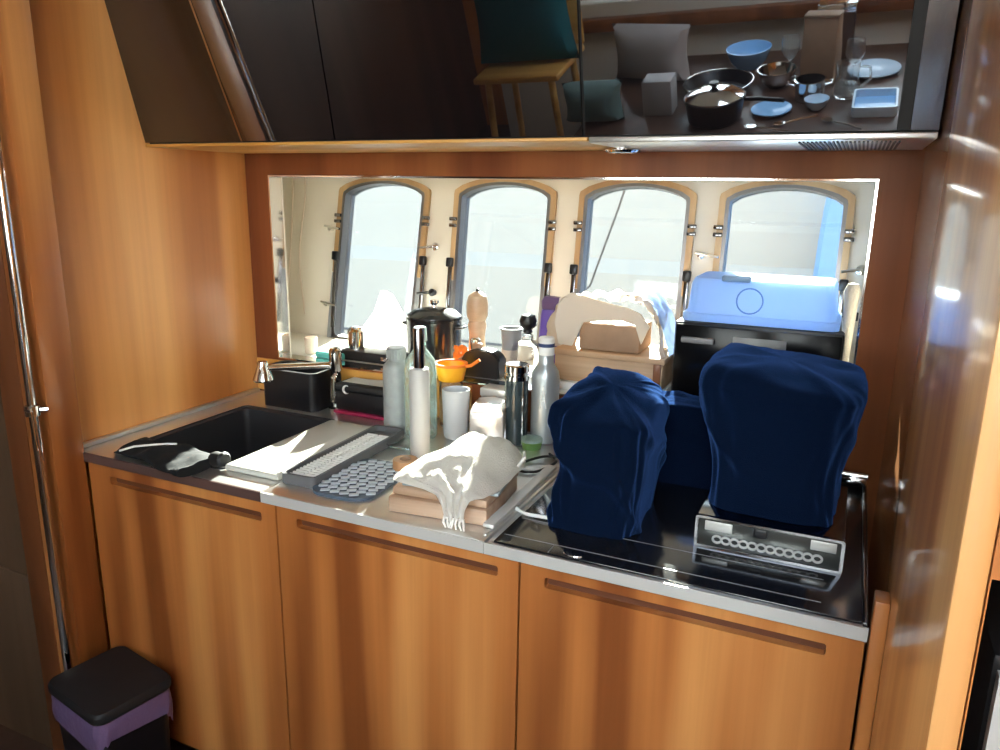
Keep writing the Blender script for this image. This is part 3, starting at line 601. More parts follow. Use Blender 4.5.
# paper
sp = MB(); R_ = [(-0.062, 0.0), (-0.072, 0.062), (-0.03, 0.12), (-0.008, 0.178), (0.012, 0.17), (0.055, 0.115), (0.066, 0.0)]
fr_ = [sp.bm.verts.new((x, -0.012-0.01*math.sin(z*30), z)) for x, z in R_]; mid = sp.bm.verts.new((-0.004, -0.034, 0.07)); bk = [sp.bm.verts.new((x*0.97, 0.02+0.006*math.cos(z*40), z*0.98)) for x, z in R_]; mb_ = sp.bm.verts.new((0, 0.03, 0.06))
for k_ in range(7):
    k2 = (k_+1) % 7
    sp.bm.faces.new((fr_[k_], fr_[k2], mid)); sp.bm.faces.new((bk[k2], bk[k_], mb_)); sp.bm.faces.new((fr_[k2], fr_[k_], bk[k_], bk[k2]))
tag(obj('paper_napkins', sp, NAPK, loc=(-1.150, 1.735, LZ), sharp=20), 'bright white pointed stack of paper napkins left of the black pot', 'napkins')
t = thing('serving_plate', 'pale wooden plate on the ledge in front of the black pot', 'plate', (-0.930, 1.668, LZ))
obj('plate_dish', MB().lathe([(0, 0), (0.03, 0), (0.046, 0.008), (0.045, 0.010), (0.029, 0.003), (0, 0.003)], seg=36), W_pale, t)
t = thing('pepper_mill', 'wooden pepper mill with a black tip in front of the second port', 'mill', (-0.862, 1.725, LZ))
obj('mill_body', MB().lathe([(0, 0), (0.026, 0), (0.027, 0.01), (0.022, 0.05), (0.020, 0.085), (0.024, 0.110), (0.021, 0.122)], seg=30), MILL, t)
obj('mill_head', MB().lathe([(0.021, 0.1225), (0.027, 0.135), (0.028, 0.165), (0.023, 0.186), (0.010, 0.196), (0, 0.198)], seg=30), MILL, t)
obj('tip', MB().lathe([(0.004, 0.1975), (0.004, 0.204), (0, 0.206)], seg=12), BLACK, t)
ob = MB()
for i in range(6):
    a = 2*PI*i/6+0.3; c_ = Vector((0.013*math.cos(a), 0, 0.045+0.013*math.sin(a)))
    ob.lathe([(0, -0.011), (0.007, -0.006), (0.009, 0.002), (0.005, 0.010), (0, 0.012)], c_, 10, Matrix.Rotation(a, 3, 'Y') @ Matrix.Diagonal((1, 0.6, 1.2)))
ob.lathe([(0, -0.006), (0.006, 0), (0, 0.006)], (0, -0.006, 0.045), 10); ob.tube([(0, 0, 0), (0.002, 0, 0.03)], 0.003, 8)
tag(obj('fabric_flower', ob, ORANGE, loc=(-0.882, 1.672, LZ+0.02)), 'small orange fabric flower left of the pepper mill', 'flower')
bpy.data.objects['fabric_flower'].location.z = LZ
t = thing('spice_grinder', 'short dark grinder with a steel collar right of the orange flower', 'grinder', (-0.838, 1.668, LZ))
obj('grinder_body', MB().lathe([(0, 0), (0.013, 0), (0.014, 0.055), (0.011, 0.06)], seg=20), BLACK, t)
obj('collar', MB().lathe([(0.0115, 0.0602), (0.0135, 0.062), (0.013, 0.085), (0.008, 0.090), (0, 0.09)], seg=20), CHROME, t)
t = thing('wooden_spatula', 'wooden spatula leaning over the black hood by the yellow lid', 'spatula', (-0.875, 1.640, LZ))
t.scale = (0.8, 1, 1)
obj('handle', MB().tube([(-0.05, -0.006, 0.006), (0.0, 0.0, 0.028), (0.055, 0.006, 0.062)], 0.006, 10), W_board, t)
obj('blade', MB().box(0.05, 0.085, -0.001, 0.008, 0.058, 0.082, 0.003), W_board, t)
t = thing('tin_cup', 'grey metal cup with a beige band left of the glass decanter', 'cup', (-0.765, 1.725, LZ))
obj('cup_body', MB().lathe([(0, 0), (0.021, 0), (0.026, 0.105), (0.030, 0.108), (0.030, 0.112), (0.024, 0.112), (0.019, 0.004), (0, 0.004)], seg=30), GREYP, t)
obj('band', MB().lathe([(0.0222, 0.012), (0.0226, 0.012), (0.0249, 0.058), (0.0245, 0.058)], seg=30), BEIGE, t)
t = thing('glass_decanter', 'clear square decanter with a round black stopper', 'decanter', (-0.715, 1.712, LZ))
dp = loft(MB(), [(rrect(-0.036, 0.036, -0.03, 0.03, 0.008, 3), s_, s_, 0, 0, z_) for s_, z_ in ((0.95, 0.0), (1, 0.004), (1, 0.062), (0.85, 0.078), (0.36, 0.088), (0.30, 0.100), (0.36, 0.104))])
obj('decanter_body', dp, CLEAR, t)
obj('stopper', MB().lathe([(0.008, 0.1045), (0.012, 0.108), (0.010, 0.114), (0.019, 0.124), (0.022, 0.136), (0.017, 0.150), (0, 0.155)], seg=28), BLACK, t)
t = thing('spray_bottle', 'purple plastic spray bottle between decanter and bread bag', 'bottle', (-0.662, 1.735, LZ))
R2 = rrect(-0.028, 0.028, -0.02, 0.02, 0.012, 4)
obj('bottle_body', loft(MB(), [(R2, s_, s_, dx_, 0, z_) for s_, dx_, z_ in ((0.95, 0, 0.0), (1.05, 0, 0.006), (1.05, 0, 0.09), (0.85, -0.003, 0.125), (0.72, -0.006, 0.150), (0.62, -0.006, 0.165))]), PURPLE, t)
obj('trigger', MB().prism([(-0.022, 0.166), (0.026, 0.166), (0.030, 0.180), (0.022, 0.196), (-0.016, 0.198), (-0.024, 0.185)], -0.010, 0.010, 'Y'), mat('dark_purple_plastic', (0.09, 0.04, 0.12), 0.4), t)

# bread box and wrapped loaf
t = thing('bread_box', 'long pale wooden box on the ledge under the wrapped bread', 'box', (-0.482, 1.700, LZ))
obj('box_body', MB().box(-0.128, 0.125, -0.075, 0.075, 0.020, 0.080, 0.003), W_pale, t)
obj('base_tray', MB().box(-0.136, 0.13, -0.083, 0.08, 0.0, 0.0195, 0.004), WHITEP, t)
obj('lid', MB().box(-0.133, 0.130, -0.080, 0.08, 0.0803, 0.094, 0.003), W_pale, t)
obj('label_plate', MB().box(-0.035, 0.03, -0.0845, -0.0755, 0.022, 0.036, 0.001), GREYP, t)
obj('corner_post', MB().box(0.105, 0.122, -0.0785, -0.0755, 0.02, 0.08, 0.001), W_red, t)
t = thing('bread_bag', 'crumpled white wrapping bag around a brown box, open to the front', 'bag', (-0.482, 1.700, LZ+0.0945))
bg_ = MB(); NU, NV = 64, 26; rows = []
for j in range(NV+1):
    v = j/NV; rw_ = []
    for i in range(NU+1):
        u_ = i/NU; a = PI*1.12*(1-u_)-PI*0.06
        flare = 1.0+0.10*max(0, 1-v*5)
        ex = 0.9
        rx = 0.122*flare*(1-0.10*v); rz_ = 0.128*flare*(1-0.06*v)
        ca, sa = math.cos(a), math.sin(a)
        x = rx*math.copysign(abs(ca)**ex, ca); z = rz_*max(0.0, math.copysign(abs(sa)**0.62, sa))
        N = nz(x*26+3, v*3, z*26)*0.016+nz(x*60, v*8, z*60+9)*0.006
        x += N*ca-0.01; z = max(0.0005, z+N*sa*1.2)
        if v < 0.25: z += (0.25-v)*0.05*nz(u_*9, 2.2, 1.0)*(1 if z > 0.02 else 0)
        y = -0.072+0.135*v+0.010*nz(u_*11, v*3, 5.0)*(1-v)-(0.012*abs(math.sin(u_*17)) if j == 0 else 0)
        rw_.append(bg_.bm.verts.new((x, y, max(0.0005, z))))
    rows.append(rw_)
for A, B in zip(rows, rows[1:]):
    for i in range(NU): bg_.bm.faces.new((A[i], A[i+1], B[i+1], B[i]))
bmesh.ops.solidify(bg_.bm, geom=bg_.bm.faces[:], thickness=0.0012)
obj('wrapper', bg_, WRAP, t, sharp=50)
fl = MB()
cr_ = [(-0.118, 0.118), (-0.09, 0.132), (-0.045, 0.122), (0.0, 0.112), (0.04, 0.106), (0.07, 0.095), (0.092, 0.068), (0.075, 0.028), (0.06, 0.07), (0.03, 0.078), (-0.02, 0.074), (-0.06, 0.066), (-0.085, 0.01), (-0.118, 0.012), (-0.128, 0.06)]
fl.prism([(x, z) for x, z in cr_], -0.0815, -0.0755, 'Y')
fo = obj('front_flap', fl, WRAP, t)
bx = MB().box(-0.075, 0.066, -0.060, 0.05, 0.001, 0.062, 0.003); o_ = obj('inner_box', bx, BROWN, t); o_['label'] = 'brown cardboard box inside the wrapper'
ft = MB(); rows = []
for j in range(9):
    rw_ = []
    for i in range(15):
        u_ = i/14; v = j/8
        x = 0.055+0.083*u_**0.8; z = 0.132*(1-u_**1.9)+0.006+0.006*nz(u_*6, v*4, 1); y = -0.078+0.125*v+0.01*nz(u_*5, v*5, 7)
        rw_.append(ft.bm.verts.new((x, y, z)))
    rows.append(rw_)
for A, B in zip(rows, rows[1:]):
    for i in range(14): ft.bm.faces.new((A[i], A[i+1], B[i+1], B[i]))
bmesh.ops.solidify(ft.bm, geom=ft.bm.faces[:], thickness=0.0012)
f_ = obj('plastic_film', ft, BLUEFILM, t, sharp=60); f_['label'] = 'bluish see-through plastic film on the right end'

# microwave and blue box
t = thing('mini_oven', 'black mini oven on the ledge under the blue plastic box', 'oven', (-0.167, 1.735, LZ))
obj('oven_body', MB().box(-0.168, 0.166, -0.118, 0.115, 0.006, 0.183, 0.006), BLACK, t)
dg = obj('oven_door', MB().box(-0.164, 0.162, -0.126, -0.1185, 0.010, 0.178, 0.003), mat('black_oven_glass', (0.005, 0.005, 0.006), 0.16, spec=0.2), t)
obj('door_handle', MB().box(-0.150, -0.082, -0.136, -0.1265, 0.140, 0.153, 0.003), GREYP, dg)
obj('display_label', MB().box(-0.045, 0.06, -0.1275, -0.1262, 0.128, 0.160, 0.001), GREYB, dg)
for sx_ in (-0.14, 0.14):
    for sy_ in (-0.09, 0.09): obj('foot', MB().lathe([(0, 0), (0.012, 0), (0.013, 0.006), (0, 0.006)], (sx_, sy_, 0), 14), BLACK, t)
t = thing('plastic_tub', 'translucent blue plastic box upside down on the black mini oven', 'box', (-0.168, 1.718, LZ+0.1838))
R3 = rrect(-0.148, 0.146, -0.088, 0.088, 0.022, 6)
tb = MB(); secs = [(1.06, 0.0), (1.06, 0.016), (1.015, 0.018), (1.0, 0.025), (0.965, 0.080), (0.93, 0.090), (0.0, 0.091)]
rs = [[tb.bm.verts.new((x*s_, y*s_, z_)) for x, y in R3] for s_, z_ in secs[:-1]]
inn = [[tb.bm.verts.new((x*s_, y*s_, z_)) for x, y in R3] for s_, z_ in ((0.905, 0.087), (0.94, 0.078), (0.975, 0.024), (0.985, 0.0))]
def br2(b, A, B):
    n_ = len(A)
    for k_ in range(n_): b.bm.faces.new((A[k_], A[(k_+1) % n_], B[(k_+1) % n_], B[k_]))
for A, B in zip(rs, rs[1:]): br2(tb, A, B)
tb.bm.faces.new(rs[-1]); tb.bm.faces.new(inn[0][::-1])
for A, B in zip(inn, inn[1:]): br2(tb, A, B)
br2(tb, inn[-1], rs[0])
obj('tub_shell', tb, BLUEBOX, t)
em = MB().tube([(-0.020+0.026*math.cos(2*PI*i/32), -0.0877+0.0012*math.sin(2*PI*i/32), 0.049+0.026*math.sin(2*PI*i/32)) for i in range(32)], 0.0016, 6, closed=True)
obj('embossed_ring', em, mat('mid_blue_plastic', (0.16, 0.32, 0.62), 0.4), t)
obj('lid_clip', MB().box(-0.080, -0.022, -0.0865, -0.070, 0.0865, 0.0985, 0.003), mat('slate_blue_plastic', (0.22, 0.36, 0.55), 0.4), t)
t = thing('dish_brush', 'white handled brush standing at the right end of the ledge', 'brush', (0.004, 1.655, LZ))
obj('handle', MB().tube([(0.004, 0, 0), (0.003, 0, 0.10), (-0.003, 0, 0.20), (-0.006, 0, 0.225)], 0.006, 10), WHITEP, t)
hp_ = MB().lathe([(0, 0), (0.010, 0.004), (0.016, 0.03), (0.012, 0.10), (0.006, 0.135), (0, 0.137)], (0.0, 0, 0.125), 16, Matrix.Rotation(PI, 3, 'X') @ Matrix.Translation((0, 0, -0.137)).to_3x3())
hp_ = MB().lathe([(0.007, 0.10), (0.010, 0.16), (0.013, 0.24), (0.016, 0.262), (0.010, 0.278), (0, 0.281)], (-0.002, 0, 0), 16)
obj('bristle_head', hp_, mat('pale_bristles', (0.62, 0.55, 0.46), 0.9, bump=0.6, bscale=250), t)

# ================================================================== SINK SIDE ITEMS ON THE WORKTOP
t = thing('sink_cover', 'off-white sink cover board beside the black basin', 'board', (-1.022, 1.235, TZ))
obj('board_plate', MB().box(-0.068, 0.066, -0.172, 0.172, 0.0005, 0.013, 0.004, 3), BOARDW, t)
obj('raised_edge', MB().box(0.058, 0.0655, -0.165, 0.165, 0.0131, 0.0165, 0.0015), BOARDW, t)
t = thing('ribbed_drainer', 'long dark grey drainer tray with a ladder of white ribs', 'drainer', (-0.914, 1.232, TZ), rz=0.03)
obj('tray', holed(rrect(-0.040, 0.040, -0.170, 0.170, 0.012), [rrect(-0.034, 0.034, -0.163, 0.163, 0.008)], 0.020, False).xf(Matrix.Translation((0, 0, 0.0107))), GREYRACK, t)
obj('floor_plate', MB().box(-0.0335, 0.0335, -0.1625, 0.1625, 0.0006, 0.008), GREYRACK, t)
rb = MB()
for i in range(26):
    y_ = -0.155+i*0.0108
    rb.box(-0.028, -0.001, y_-0.0026, y_+0.0026, 0.0081, 0.0175, 0.0012)
    rb.box(0.002, 0.029, y_-0.0026, y_+0.0026, 0.0081, 0.0175, 0.0012)
ro = obj('ribs', rb, WHITEP, t); ro['label'] = 'two rows of white ribs'
t = thing('drying_mat', 'blue-grey studded rubber mat with rounded corners at the worktop edge', 'mat', (-0.812, 1.142, TZ), rz=0.05)
obj('mat_sheet', holed(rrect(-0.066, 0.062, -0.098, 0.098, 0.035, 8), [], 0.006, False).xf(Matrix.Translation((0, 0, 0.0035))), SLATED, t)
st = MB()
for j in range(11):
    for i in range(6):
        x_ = -0.052+i*0.0205+(0.005 if j % 2 else 0); y_ = -0.083+j*0.0166
        if abs(x_) > 0.058 or (abs(x_) > 0.04 and abs(y_) > 0.075): continue
        st.box(x_-0.0088, x_+0.0088, y_-0.0058, y_+0.0058, 0.0066, 0.0095, 0.002, 2, rz=0.5)
so = obj('studs', st, SLATE, t); so['label'] = 'pale blue-grey studs'
t = thing('neoprene_mitt', 'limp black mitt with white piping over the front of the sink', 'mitt', (-1.232, 1.046, TZ+0.0015), rz=-0.04)
t.scale = (1.12, 1.12, 1.0)
mm = MB(); NU, NV = 40, 12; rows = []
for i in range(NU+1):
    u_ = i/NU; x = -0.125+0.225*u_
    wd = (0.045*math.sqrt(max(0.0, 1-(1-min(1, u_*3.3))**2)) if u_ < 0.303 else 0.045)-0.006*math.sin(u_*6)
    wd = max(0.002, wd)
    yc = 0.012*math.sin(u_*3.2)-0.012*u_
    h = (0.020+0.010*math.sin(u_*7+1)**2)*min(1, u_*6)*(1 if u_ < 0.93 else 0.8)
    rw_ = []
    for j in range(2*NV):
        a = 2*PI*j/(2*NV)
        sz_ = math.sin(a); z = (h*0.5)*(1+sz_) if sz_ > 0 else h*0.5*(1+sz_)
        N = nz(x*40, math.cos(a)*1.5, 3+sz_)*0.007
        rw_.append(mm.bm.verts.new((x, yc+wd*math.cos(a), max(0.0, z+(N if sz_ > 0.1 else 0)))))
    rows.append(rw_)
n2 = 2*NV
for A, B in zip(rows, rows[1:]):
    for j in range(n2): mm.bm.faces.new((A[j], A[(j+1) % n2], B[(j+1) % n2], B[j]))
mm.bm.faces.new(rows[0][::-1]); mm.bm.faces.new(rows[-1])
obj('mitt_body', mm, mat('black_neoprene', (0.012, 0.0125, 0.014), 0.85, spec=0.2, bump=0.3, bscale=80), t, sharp=60)
obj('piping', MB().tube([(-0.075, -0.036, 0.020), (-0.05, -0.024, 0.030), (-0.02, -0.008, 0.034), (0.0, 0.006, 0.035), (0.012, 0.018, 0.033)], 0.0022, 8), WHITEP, t)
obj('cuff', MB().lathe([(0, -0.002), (0.013, -0.002), (0.015, 0.004), (0.013, 0.02), (0.016, 0.024), (0.012, 0.028), (0, 0.028)], (0.098, 0.024, 0.016), 18, Matrix.Rotation(PI/2-0.1, 3, 'Y')), BLACKM, t)
t = thing('tape_roll', 'small tan roll standing at the foot of the white tube', 'roll', (-0.766, 1.218, TZ))
obj('roll', MB().lathe([(0.012, 0.0005), (0.024, 0.0005), (0.025, 0.002), (0.025, 0.026), (0.024, 0.028), (0.012, 0.028), (0.012, 0.0005)], seg=30), mat('tan_roll', (0.46, 0.24, 0.11), 0.5), t)
obj('core', MB().lathe([(0.009, 0.0008), (0.0115, 0.0008), (0.0115, 0.029), (0.009, 0.029), (0.009, 0.0008)], seg=24), BROWN, t)
tag(obj('glass_saucer', MB().lathe([(0, 0.0005), (0.030, 0.0005), (0.048, 0.010), (0.047, 0.012), (0.029, 0.003), (0, 0.003)], seg=36), CLEAR, loc=(-0.842, 1.352, TZ)), 'shallow clear glass saucer left of the white tube', 'saucer')

# cutting boards, plate, towel
RZB = 0.11
t = thing('chopping_board', 'thick worn wooden chopping board, the lower of two, at the worktop edge', 'board', (-0.603, 1.132, TZ), rz=RZB)
obj('board_slab', MB().box(-0.098, 0.085, -0.082, 0.092, 0.0008, 0.030, 0.004, 2), W_board, t)
t = thing('chopping_board', 'thin wooden chopping board stacked on the thick one under the towel', 'board', (-0.600, 1.136, TZ+0.0305), rz=RZB-0.03)
obj('board_slab', MB().box(-0.095, 0.082, -0.078, 0.088, 0.0, 0.014, 0.003, 2), W_board, t)
t = thing('serving_tray', 'thin grey tray between the boards and the white towel', 'tray', (-0.600, 1.15, TZ+0.045), rz=RZB+0.05)
obj('tray_plate', MB().box(-0.088, 0.088, -0.078, 0.10, 0.0, 0.006, 0.0025, 2), mat('grey_tray', (0.25, 0.29, 0.31), 0.3), t)
t = thing('tea_towel', 'white fringed cotton towel heaped on the chopping boards', 'towel', (-0.600, 1.15, TZ+0.052), rz=0.0)
tw = MB(); NU, NV = 60, 40; rows = []
ctl = [  # u, y, zbase, height of the lump, centre x, half width
    (0.00, -0.1165, -0.036, 0.0, 0.045, 0.018), (0.08, -0.1145, -0.018, 0.0, 0.042, 0.022), (0.16, -0.1085, -0.001, 0.006, 0.038, 0.032),
    (0.24, -0.094, 0.0, 0.016, 0.000, 0.088), (0.36, -0.060, 0.0, 0.032, -0.006, 0.100), (0.50, -0.015, 0.0, 0.046, 0.000, 0.094),
    (0.64, 0.03, 0.0, 0.054, 0.010, 0.082), (0.78, 0.070, 0.0, 0.050, 0.018, 0.070), (0.90, 0.100, 0.0, 0.030, 0.020, 0.058), (1.0, 0.118, 0.0, 0.006, 0.02, 0.045)]
def lerpc(u_):
    for A, B in zip(ctl, ctl[1:]):
        if u_ <= B[0]:
            f_ = (u_-A[0])/(B[0]-A[0]); f_ = f_*f_*(3-2*f_) if False else f_
            return [A[i]+(B[i]-A[i])*f_ for i in range(6)]
    return list(ctl[-1])
for i in range(NU+1):
    u_ = i/NU; _, y, zb, hh, cx_, hw = lerpc(u_); rw_ = []
    for j in range(NV+1):
        v = -1+2*j/NV
        fall = (1-abs(v)**2.4)
        N = nz(v*2.2+3, u_*5, 1.7)*0.010+nz(v*6+1, u_*9, 4)*0.005
        wv = 0.012*math.sin(v*5+u_*6)*(1-abs(v))
        x = cx_+hw*v*(1+0.10*nz(u_*6, v*2, 9.0))
        z = zb+hh*fall+max(0.0, N+0.004)*(0.35+0.65*fall)
        yy = y+wv*(0.25 if u_ < 0.2 else 0.8)*0.5
        if u_ < 0.18: yy = y-0.006*abs(math.sin(v*6))-0.003
        rw_.append(tw.bm.verts.new((x, yy, max(z, 0.0005) if u_ > 0.2 else z)))
    rows.append(rw_)
for A, B in zip(rows, rows[1:]):
    for j in range(NV): tw.bm.faces.new((A[j], A[j+1], B[j+1], B[j]))
bmesh.ops.solidify(tw.bm, geom=tw.bm.faces[:], thickness=0.0018)
obj('cloth', tw, TOWEL, t, sharp=70)
fg = MB()
for i in range(7):
    x_ = 0.028+i*0.0058; ph = i*1.3
    fg.tube([(x_, -0.122, -0.030), (x_+0.002*math.sin(ph), -0.124-0.002*math.cos(ph), -0.040), (x_+0.004*math.sin(ph+1), -0.124, -0.0495)], 0.002, 7, rr=[0.0026, 0.0024, 0.0016])
fo = obj('fringe', fg, TOWEL, t, sharp=70)
tg = MB().tube([(0.092, 0.035, 0.014), (0.100, 0.045, 0.030), (0.094, 0.058, 0.034), (0.090, 0.066, 0.020)], 0.003, 8)
obj('hanging_loop', tg, TOWEL, t)

def catmull(P, n=8):
    P = [Vector(p) for p in P]; out = []
    for i in range(len(P)-1):
        a, b, c, e_ = P[max(i-1, 0)], P[i], P[i+1], P[min(i+2, len(P)-1)]
        for k_ in range(n):
            s_ = k_/n
            out.append(0.5*((2*b)+(c-a)*s_+(2*a-5*b+4*c-e_)*s_*s_+(3*b-a-3*c+e_)*s_**3))
    out.append(P[-1]); return out
tag(obj('power_cable', MB().tube(catmull([(-0.505, 1.27, 0.9045), (-0.50, 1.22, 0.904), (-0.505, 1.165, 0.904), (-0.475, 1.135, 0.904), (-0.44, 1.128, 0.9065), (-0.405, 1.13, 0.9075)]), 0.0033, 8), WHITEP), 'white cable curving from the towel to the small navy cover', 'cable')
tag(obj('power_cable', MB().tube(catmull([(-0.545, 1.44, 0.904), (-0.515, 1.40, 0.904), (-0.53, 1.33, 0.904), (-0.565, 1.32, 0.904), (-0.575, 1.36, 0.904), (-0.545, 1.41, 0.9075), (-0.50, 1.43, 0.904)]), 0.0028, 8), BLACK), 'thin black cable looped behind the white towel', 'cable')
tag(obj('steel_strip', MB().box(-0.515, -0.495, 1.05, 1.36, TZ+0.0045, TZ+0.012, 0.002, 2, rz=0.02), STEEL_E), 'narrow steel strip along the seam right of the chopping boards', 'strip')

# ================================================================== NAVY COVERS
def cover(name, label, loc, w_, d_, h_, seed, bulge, dome, crease, rz=0.0, shear=(0, 0), pinch=0.0, m=None, fold=0.008):
    b = MB(); NT, NZ = 120, 44; rows = []
    def se(a, n_):
        c_, s_ = math.cos(a), math.sin(a)
        return math.copysign(abs(c_)**(2/n_), c_), math.copysign(abs(s_)**(2/n_), s_)
    for j in range(NZ+1):
        v = j/NZ; rw_ = []
        for i in range(NT):
            a = 2*PI*i/NT; ex, ey = se(a, 4.5)
            k_ = 1+bulge(v)-pinch*math.exp(-((v-0.55)/0.16)**2)*max(0.0, -math.cos(a))
            f_ = fold*(nz(math.cos(a)*2.2+seed, math.sin(a)*2.2, v*1.4)+0.6*nz(math.cos(a)*5+seed, math.sin(a)*5, v*2.5+seed))
            dg_ = crease*max(0.0, math.sin(a*3+v*7+seed))**6
            x = (w_*k_+f_+dg_)*ex+shear[0]*v; y = (d_*k_+f_+dg_)*ey+shear[1]*v
            top = h_+0.012*nz(ex*1.5+seed, ey*1.5, 3)
            rw_.append(b.bm.verts.new((x, y, top*v)))
        rows.append(rw_)
    last = rows[-1]; topc = Vector((shear[0], shear[1], h_))
    base = [v_.co.copy() for v_ in last]
    for s_, zz in ((0.985, 0.012), (0.95, 0.022), (0.88, 0.030), (0.76, 0.036), (0.6, 0.040), (0.42, 0.043), (0.22, 0.045)):
        rw_ = []
        for i, c_ in enumerate(base):
            x = topc.x+(c_.x-topc.x)*s_; y = topc.y+(c_.y-topc.y)*s_
            z = c_.z*s_+h_*(1-s_)+zz*dome(x, y)/0.045+0.010*nz(x*22+seed, y*22, seed)*(1-abs(s_-0.6))+crease*0.9*max(0, math.sin(x*55+y*40+seed))**4*(1-s_*0.6)
            rw_.append(b.bm.verts.new((x, y, z)))
        rows.append(rw_)
    for A, B in zip(rows, rows[1:]):
        for i in range(NT): b.bm.faces.new((A[i], A[(i+1) % NT], B[(i+1) % NT], B[i]))
    b.bm.faces.new(rows[-1])
    o = obj(name, b, m or NAVY, None, loc, sharp=80, subsurf=1, rz=rz)
    return o
o = cover('appliance_cover', None, (-0.350, 1.208, TZ+0.001), 0.072, 0.098, 0.176, 2.3, lambda v: 0.02+0.10*v, lambda x, y: 0.042*(1+y*6-x*5), 0.008, shear=(-0.002, 0.02), pinch=0.22, fold=0.012)
tag(o, 'smaller crumpled navy cloth cover on the left of the hob', 'cover', 'navy cloth covers')
o = cover('appliance_cover', None, (-0.262, 1.45, TZ+0.001), 0.128, 0.055, 0.150, 7.7, lambda v: 0.0, lambda x, y: 0.010, 0.002, fold=0.004)
tag(o, 'low navy cloth cover at the back of the hob between the other two', 'cover', 'navy cloth covers')
# covered appliance with steel base
t = thing('covered_appliance', 'steel base with ring-patterned front showing under the tall navy cover', 'appliance', (-0.075, 1.272, TZ+0.001))
obj('chassis', MB().box(-0.108, 0.108, -0.118, 0.12, 0.0, 0.052, 0.003), DCHROME, t)
obj('upper_body', MB().box(-0.078, 0.078, -0.07, 0.085, 0.0525, 0.22, 0.01), BLACKM, t)
fp = obj('front_panel', MB().box(-0.104, 0.104, -0.1205, -0.1175, 0.004, 0.049, 0.001), mat('tinted_panel', (0.10, 0.105, 0.10), 0.15, 0.7), t)
obj('front_frame', holed(rrect(-0.109, 0.109, 0.0, 0.053, 0.004), [rrect(-0.1045, 0.1045, 0.004, 0.049, 0.003)], 0.007).xf(Matrix.Translation((0, -0.1205, 0))), DCHROME, t)
rg = MB()
for i in range(12):
    cx_ = -0.074+i*0.0134
    rg.tube([(cx_+0.0066*math.cos(2*PI*k/14), -0.1215, 0.0165+0.0056*math.sin(2*PI*k/14)) for k in range(14)], 0.0019, 6, closed=True)
obj('ring_strip', rg, mat('grey_rings', (0.42, 0.42, 0.41), 0.4), fp)
obj('badge', MB().box(-0.020, 0.0, -0.1225, -0.1208, 0.033, 0.0465, 0.003), BLACK, fp)
for a_, b_ in ((-0.094, -0.052), (0.062, 0.098)): obj('reflection_patch', MB().box(a_, b_, -0.1222, -0.1208, 0.030, 0.0455, 0.001), mat('painted_reflection', (0.55, 0.55, 0.52), 0.3, 0.5), fp)  # two light reflections on the dark panel, set in as pale plates
o = cover('appliance_cover', None, (-0.080, 1.288, TZ+0.0545), 0.098, 0.108, 0.202, 4.1, lambda v: 0.0+0.27*v**1.6-0.03*math.sin(v*PI), lambda x, y: 0.034*(1-x*4), 0.004, shear=(-0.004, 0.0), fold=0.007)
tag(o, 'large tall navy cloth cover over the steel based appliance on the right', 'cover', 'navy cloth covers')

# ================================================================== OVEN IN THE RIGHT NICHE
t = thing('built_in_oven', 'black and steel oven in the niche at the right edge', 'oven', (0.412, 0.90, 0.4205))
obj('oven_body', MB().box(-0.265, 0.265, -0.19, 0.20, 0.0, 0.645, 0.004), BLACKM, t)
dr_ = obj('oven_door', MB().box(-0.262, 0.262, -0.208, -0.1905, 0.02, 0.50, 0.003), GLASSB, t)
obj('steel_frame', holed(rect(-0.264, 0.264, 0.0, 0.64), [rect(-0.235, 0.235, 0.06, 0.585)], 0.012).xf(Matrix.Translation((0, -0.212, 0))), STEEL_E, t)
obj('door_handle', MB().tube([(-0.2, -0.235, 0.535), (0.2, -0.235, 0.535)], 0.008, 12), CHROME, dr_)

# ================================================================== DINETTE SIDE (seen mirrored in the glass doors)
TBZ = 0.80
t = thing('dinette_table', 'dark wooden dinette table mirrored in the glass cabinet doors', 'table', (-0.55, -0.80, FL))
obj('tabletop', MB().box(-0.56, 0.72, -0.47, 0.55, TBZ-FL-0.03, TBZ-FL, 0.006), W_dark, t)
obj('pedestal', MB().lathe([(0, 0), (0.22, 0), (0.2, 0.02), (0.05, 0.05), (0.045, 0.58), (0.16, 0.619), (0, 0.6195)], seg=28), DCHROME, t)
struct('trim_9', MB().box(-1.9, 0.9, -1.42, -1.37, 0.90, 0.96, 0.004), W_red)
struct('wall_settee_back', MB().box(-1.9, 0.9, -1.52, -1.43, FL, 1.02, 0.01), CEIL)
TP = TBZ+0.0006
t = thing('saucepan', 'black saucepan with glass lid, mirrored at the centre of the glass doors', 'pan', (-0.565, -0.53, TP))
obj('pan_body', MB().lathe([(0, 0), (0.095, 0), (0.10, 0.005), (0.112, 0.085), (0.116, 0.087), (0.116, 0.09), (0.108, 0.09), (0.098, 0.008), (0, 0.006)], seg=40), BLACK, t)
li = obj('lid', MB().lathe([(0.112, 0.0905), (0.112, 0.095), (0.07, 0.118), (0.02, 0.124), (0, 0.124), (0, 0.120), (0.07, 0.114), (0.108, 0.0915)], seg=40), CHROME, t)
obj('knob', MB().lathe([(0.008, 0.124), (0.018, 0.136), (0.018, 0.145), (0, 0.147)], seg=18), BLACK, li)
obj('long_handle', MB().tube([(0.114, 0.0, 0.075), (0.17, 0.02, 0.082), (0.26, 0.05, 0.085)], 0.008, 10), BLACK, t)
t = thing('frying_pan', 'wide black pan mirrored behind the glass lidded saucepan', 'pan', (-0.60, -0.80, TP))
obj('pan_body', MB().lathe([(0, 0), (0.11, 0), (0.14, 0.045), (0.143, 0.045), (0.137, 0.045), (0.108, 0.005), (0, 0.004)], seg=40), BLACK, t)
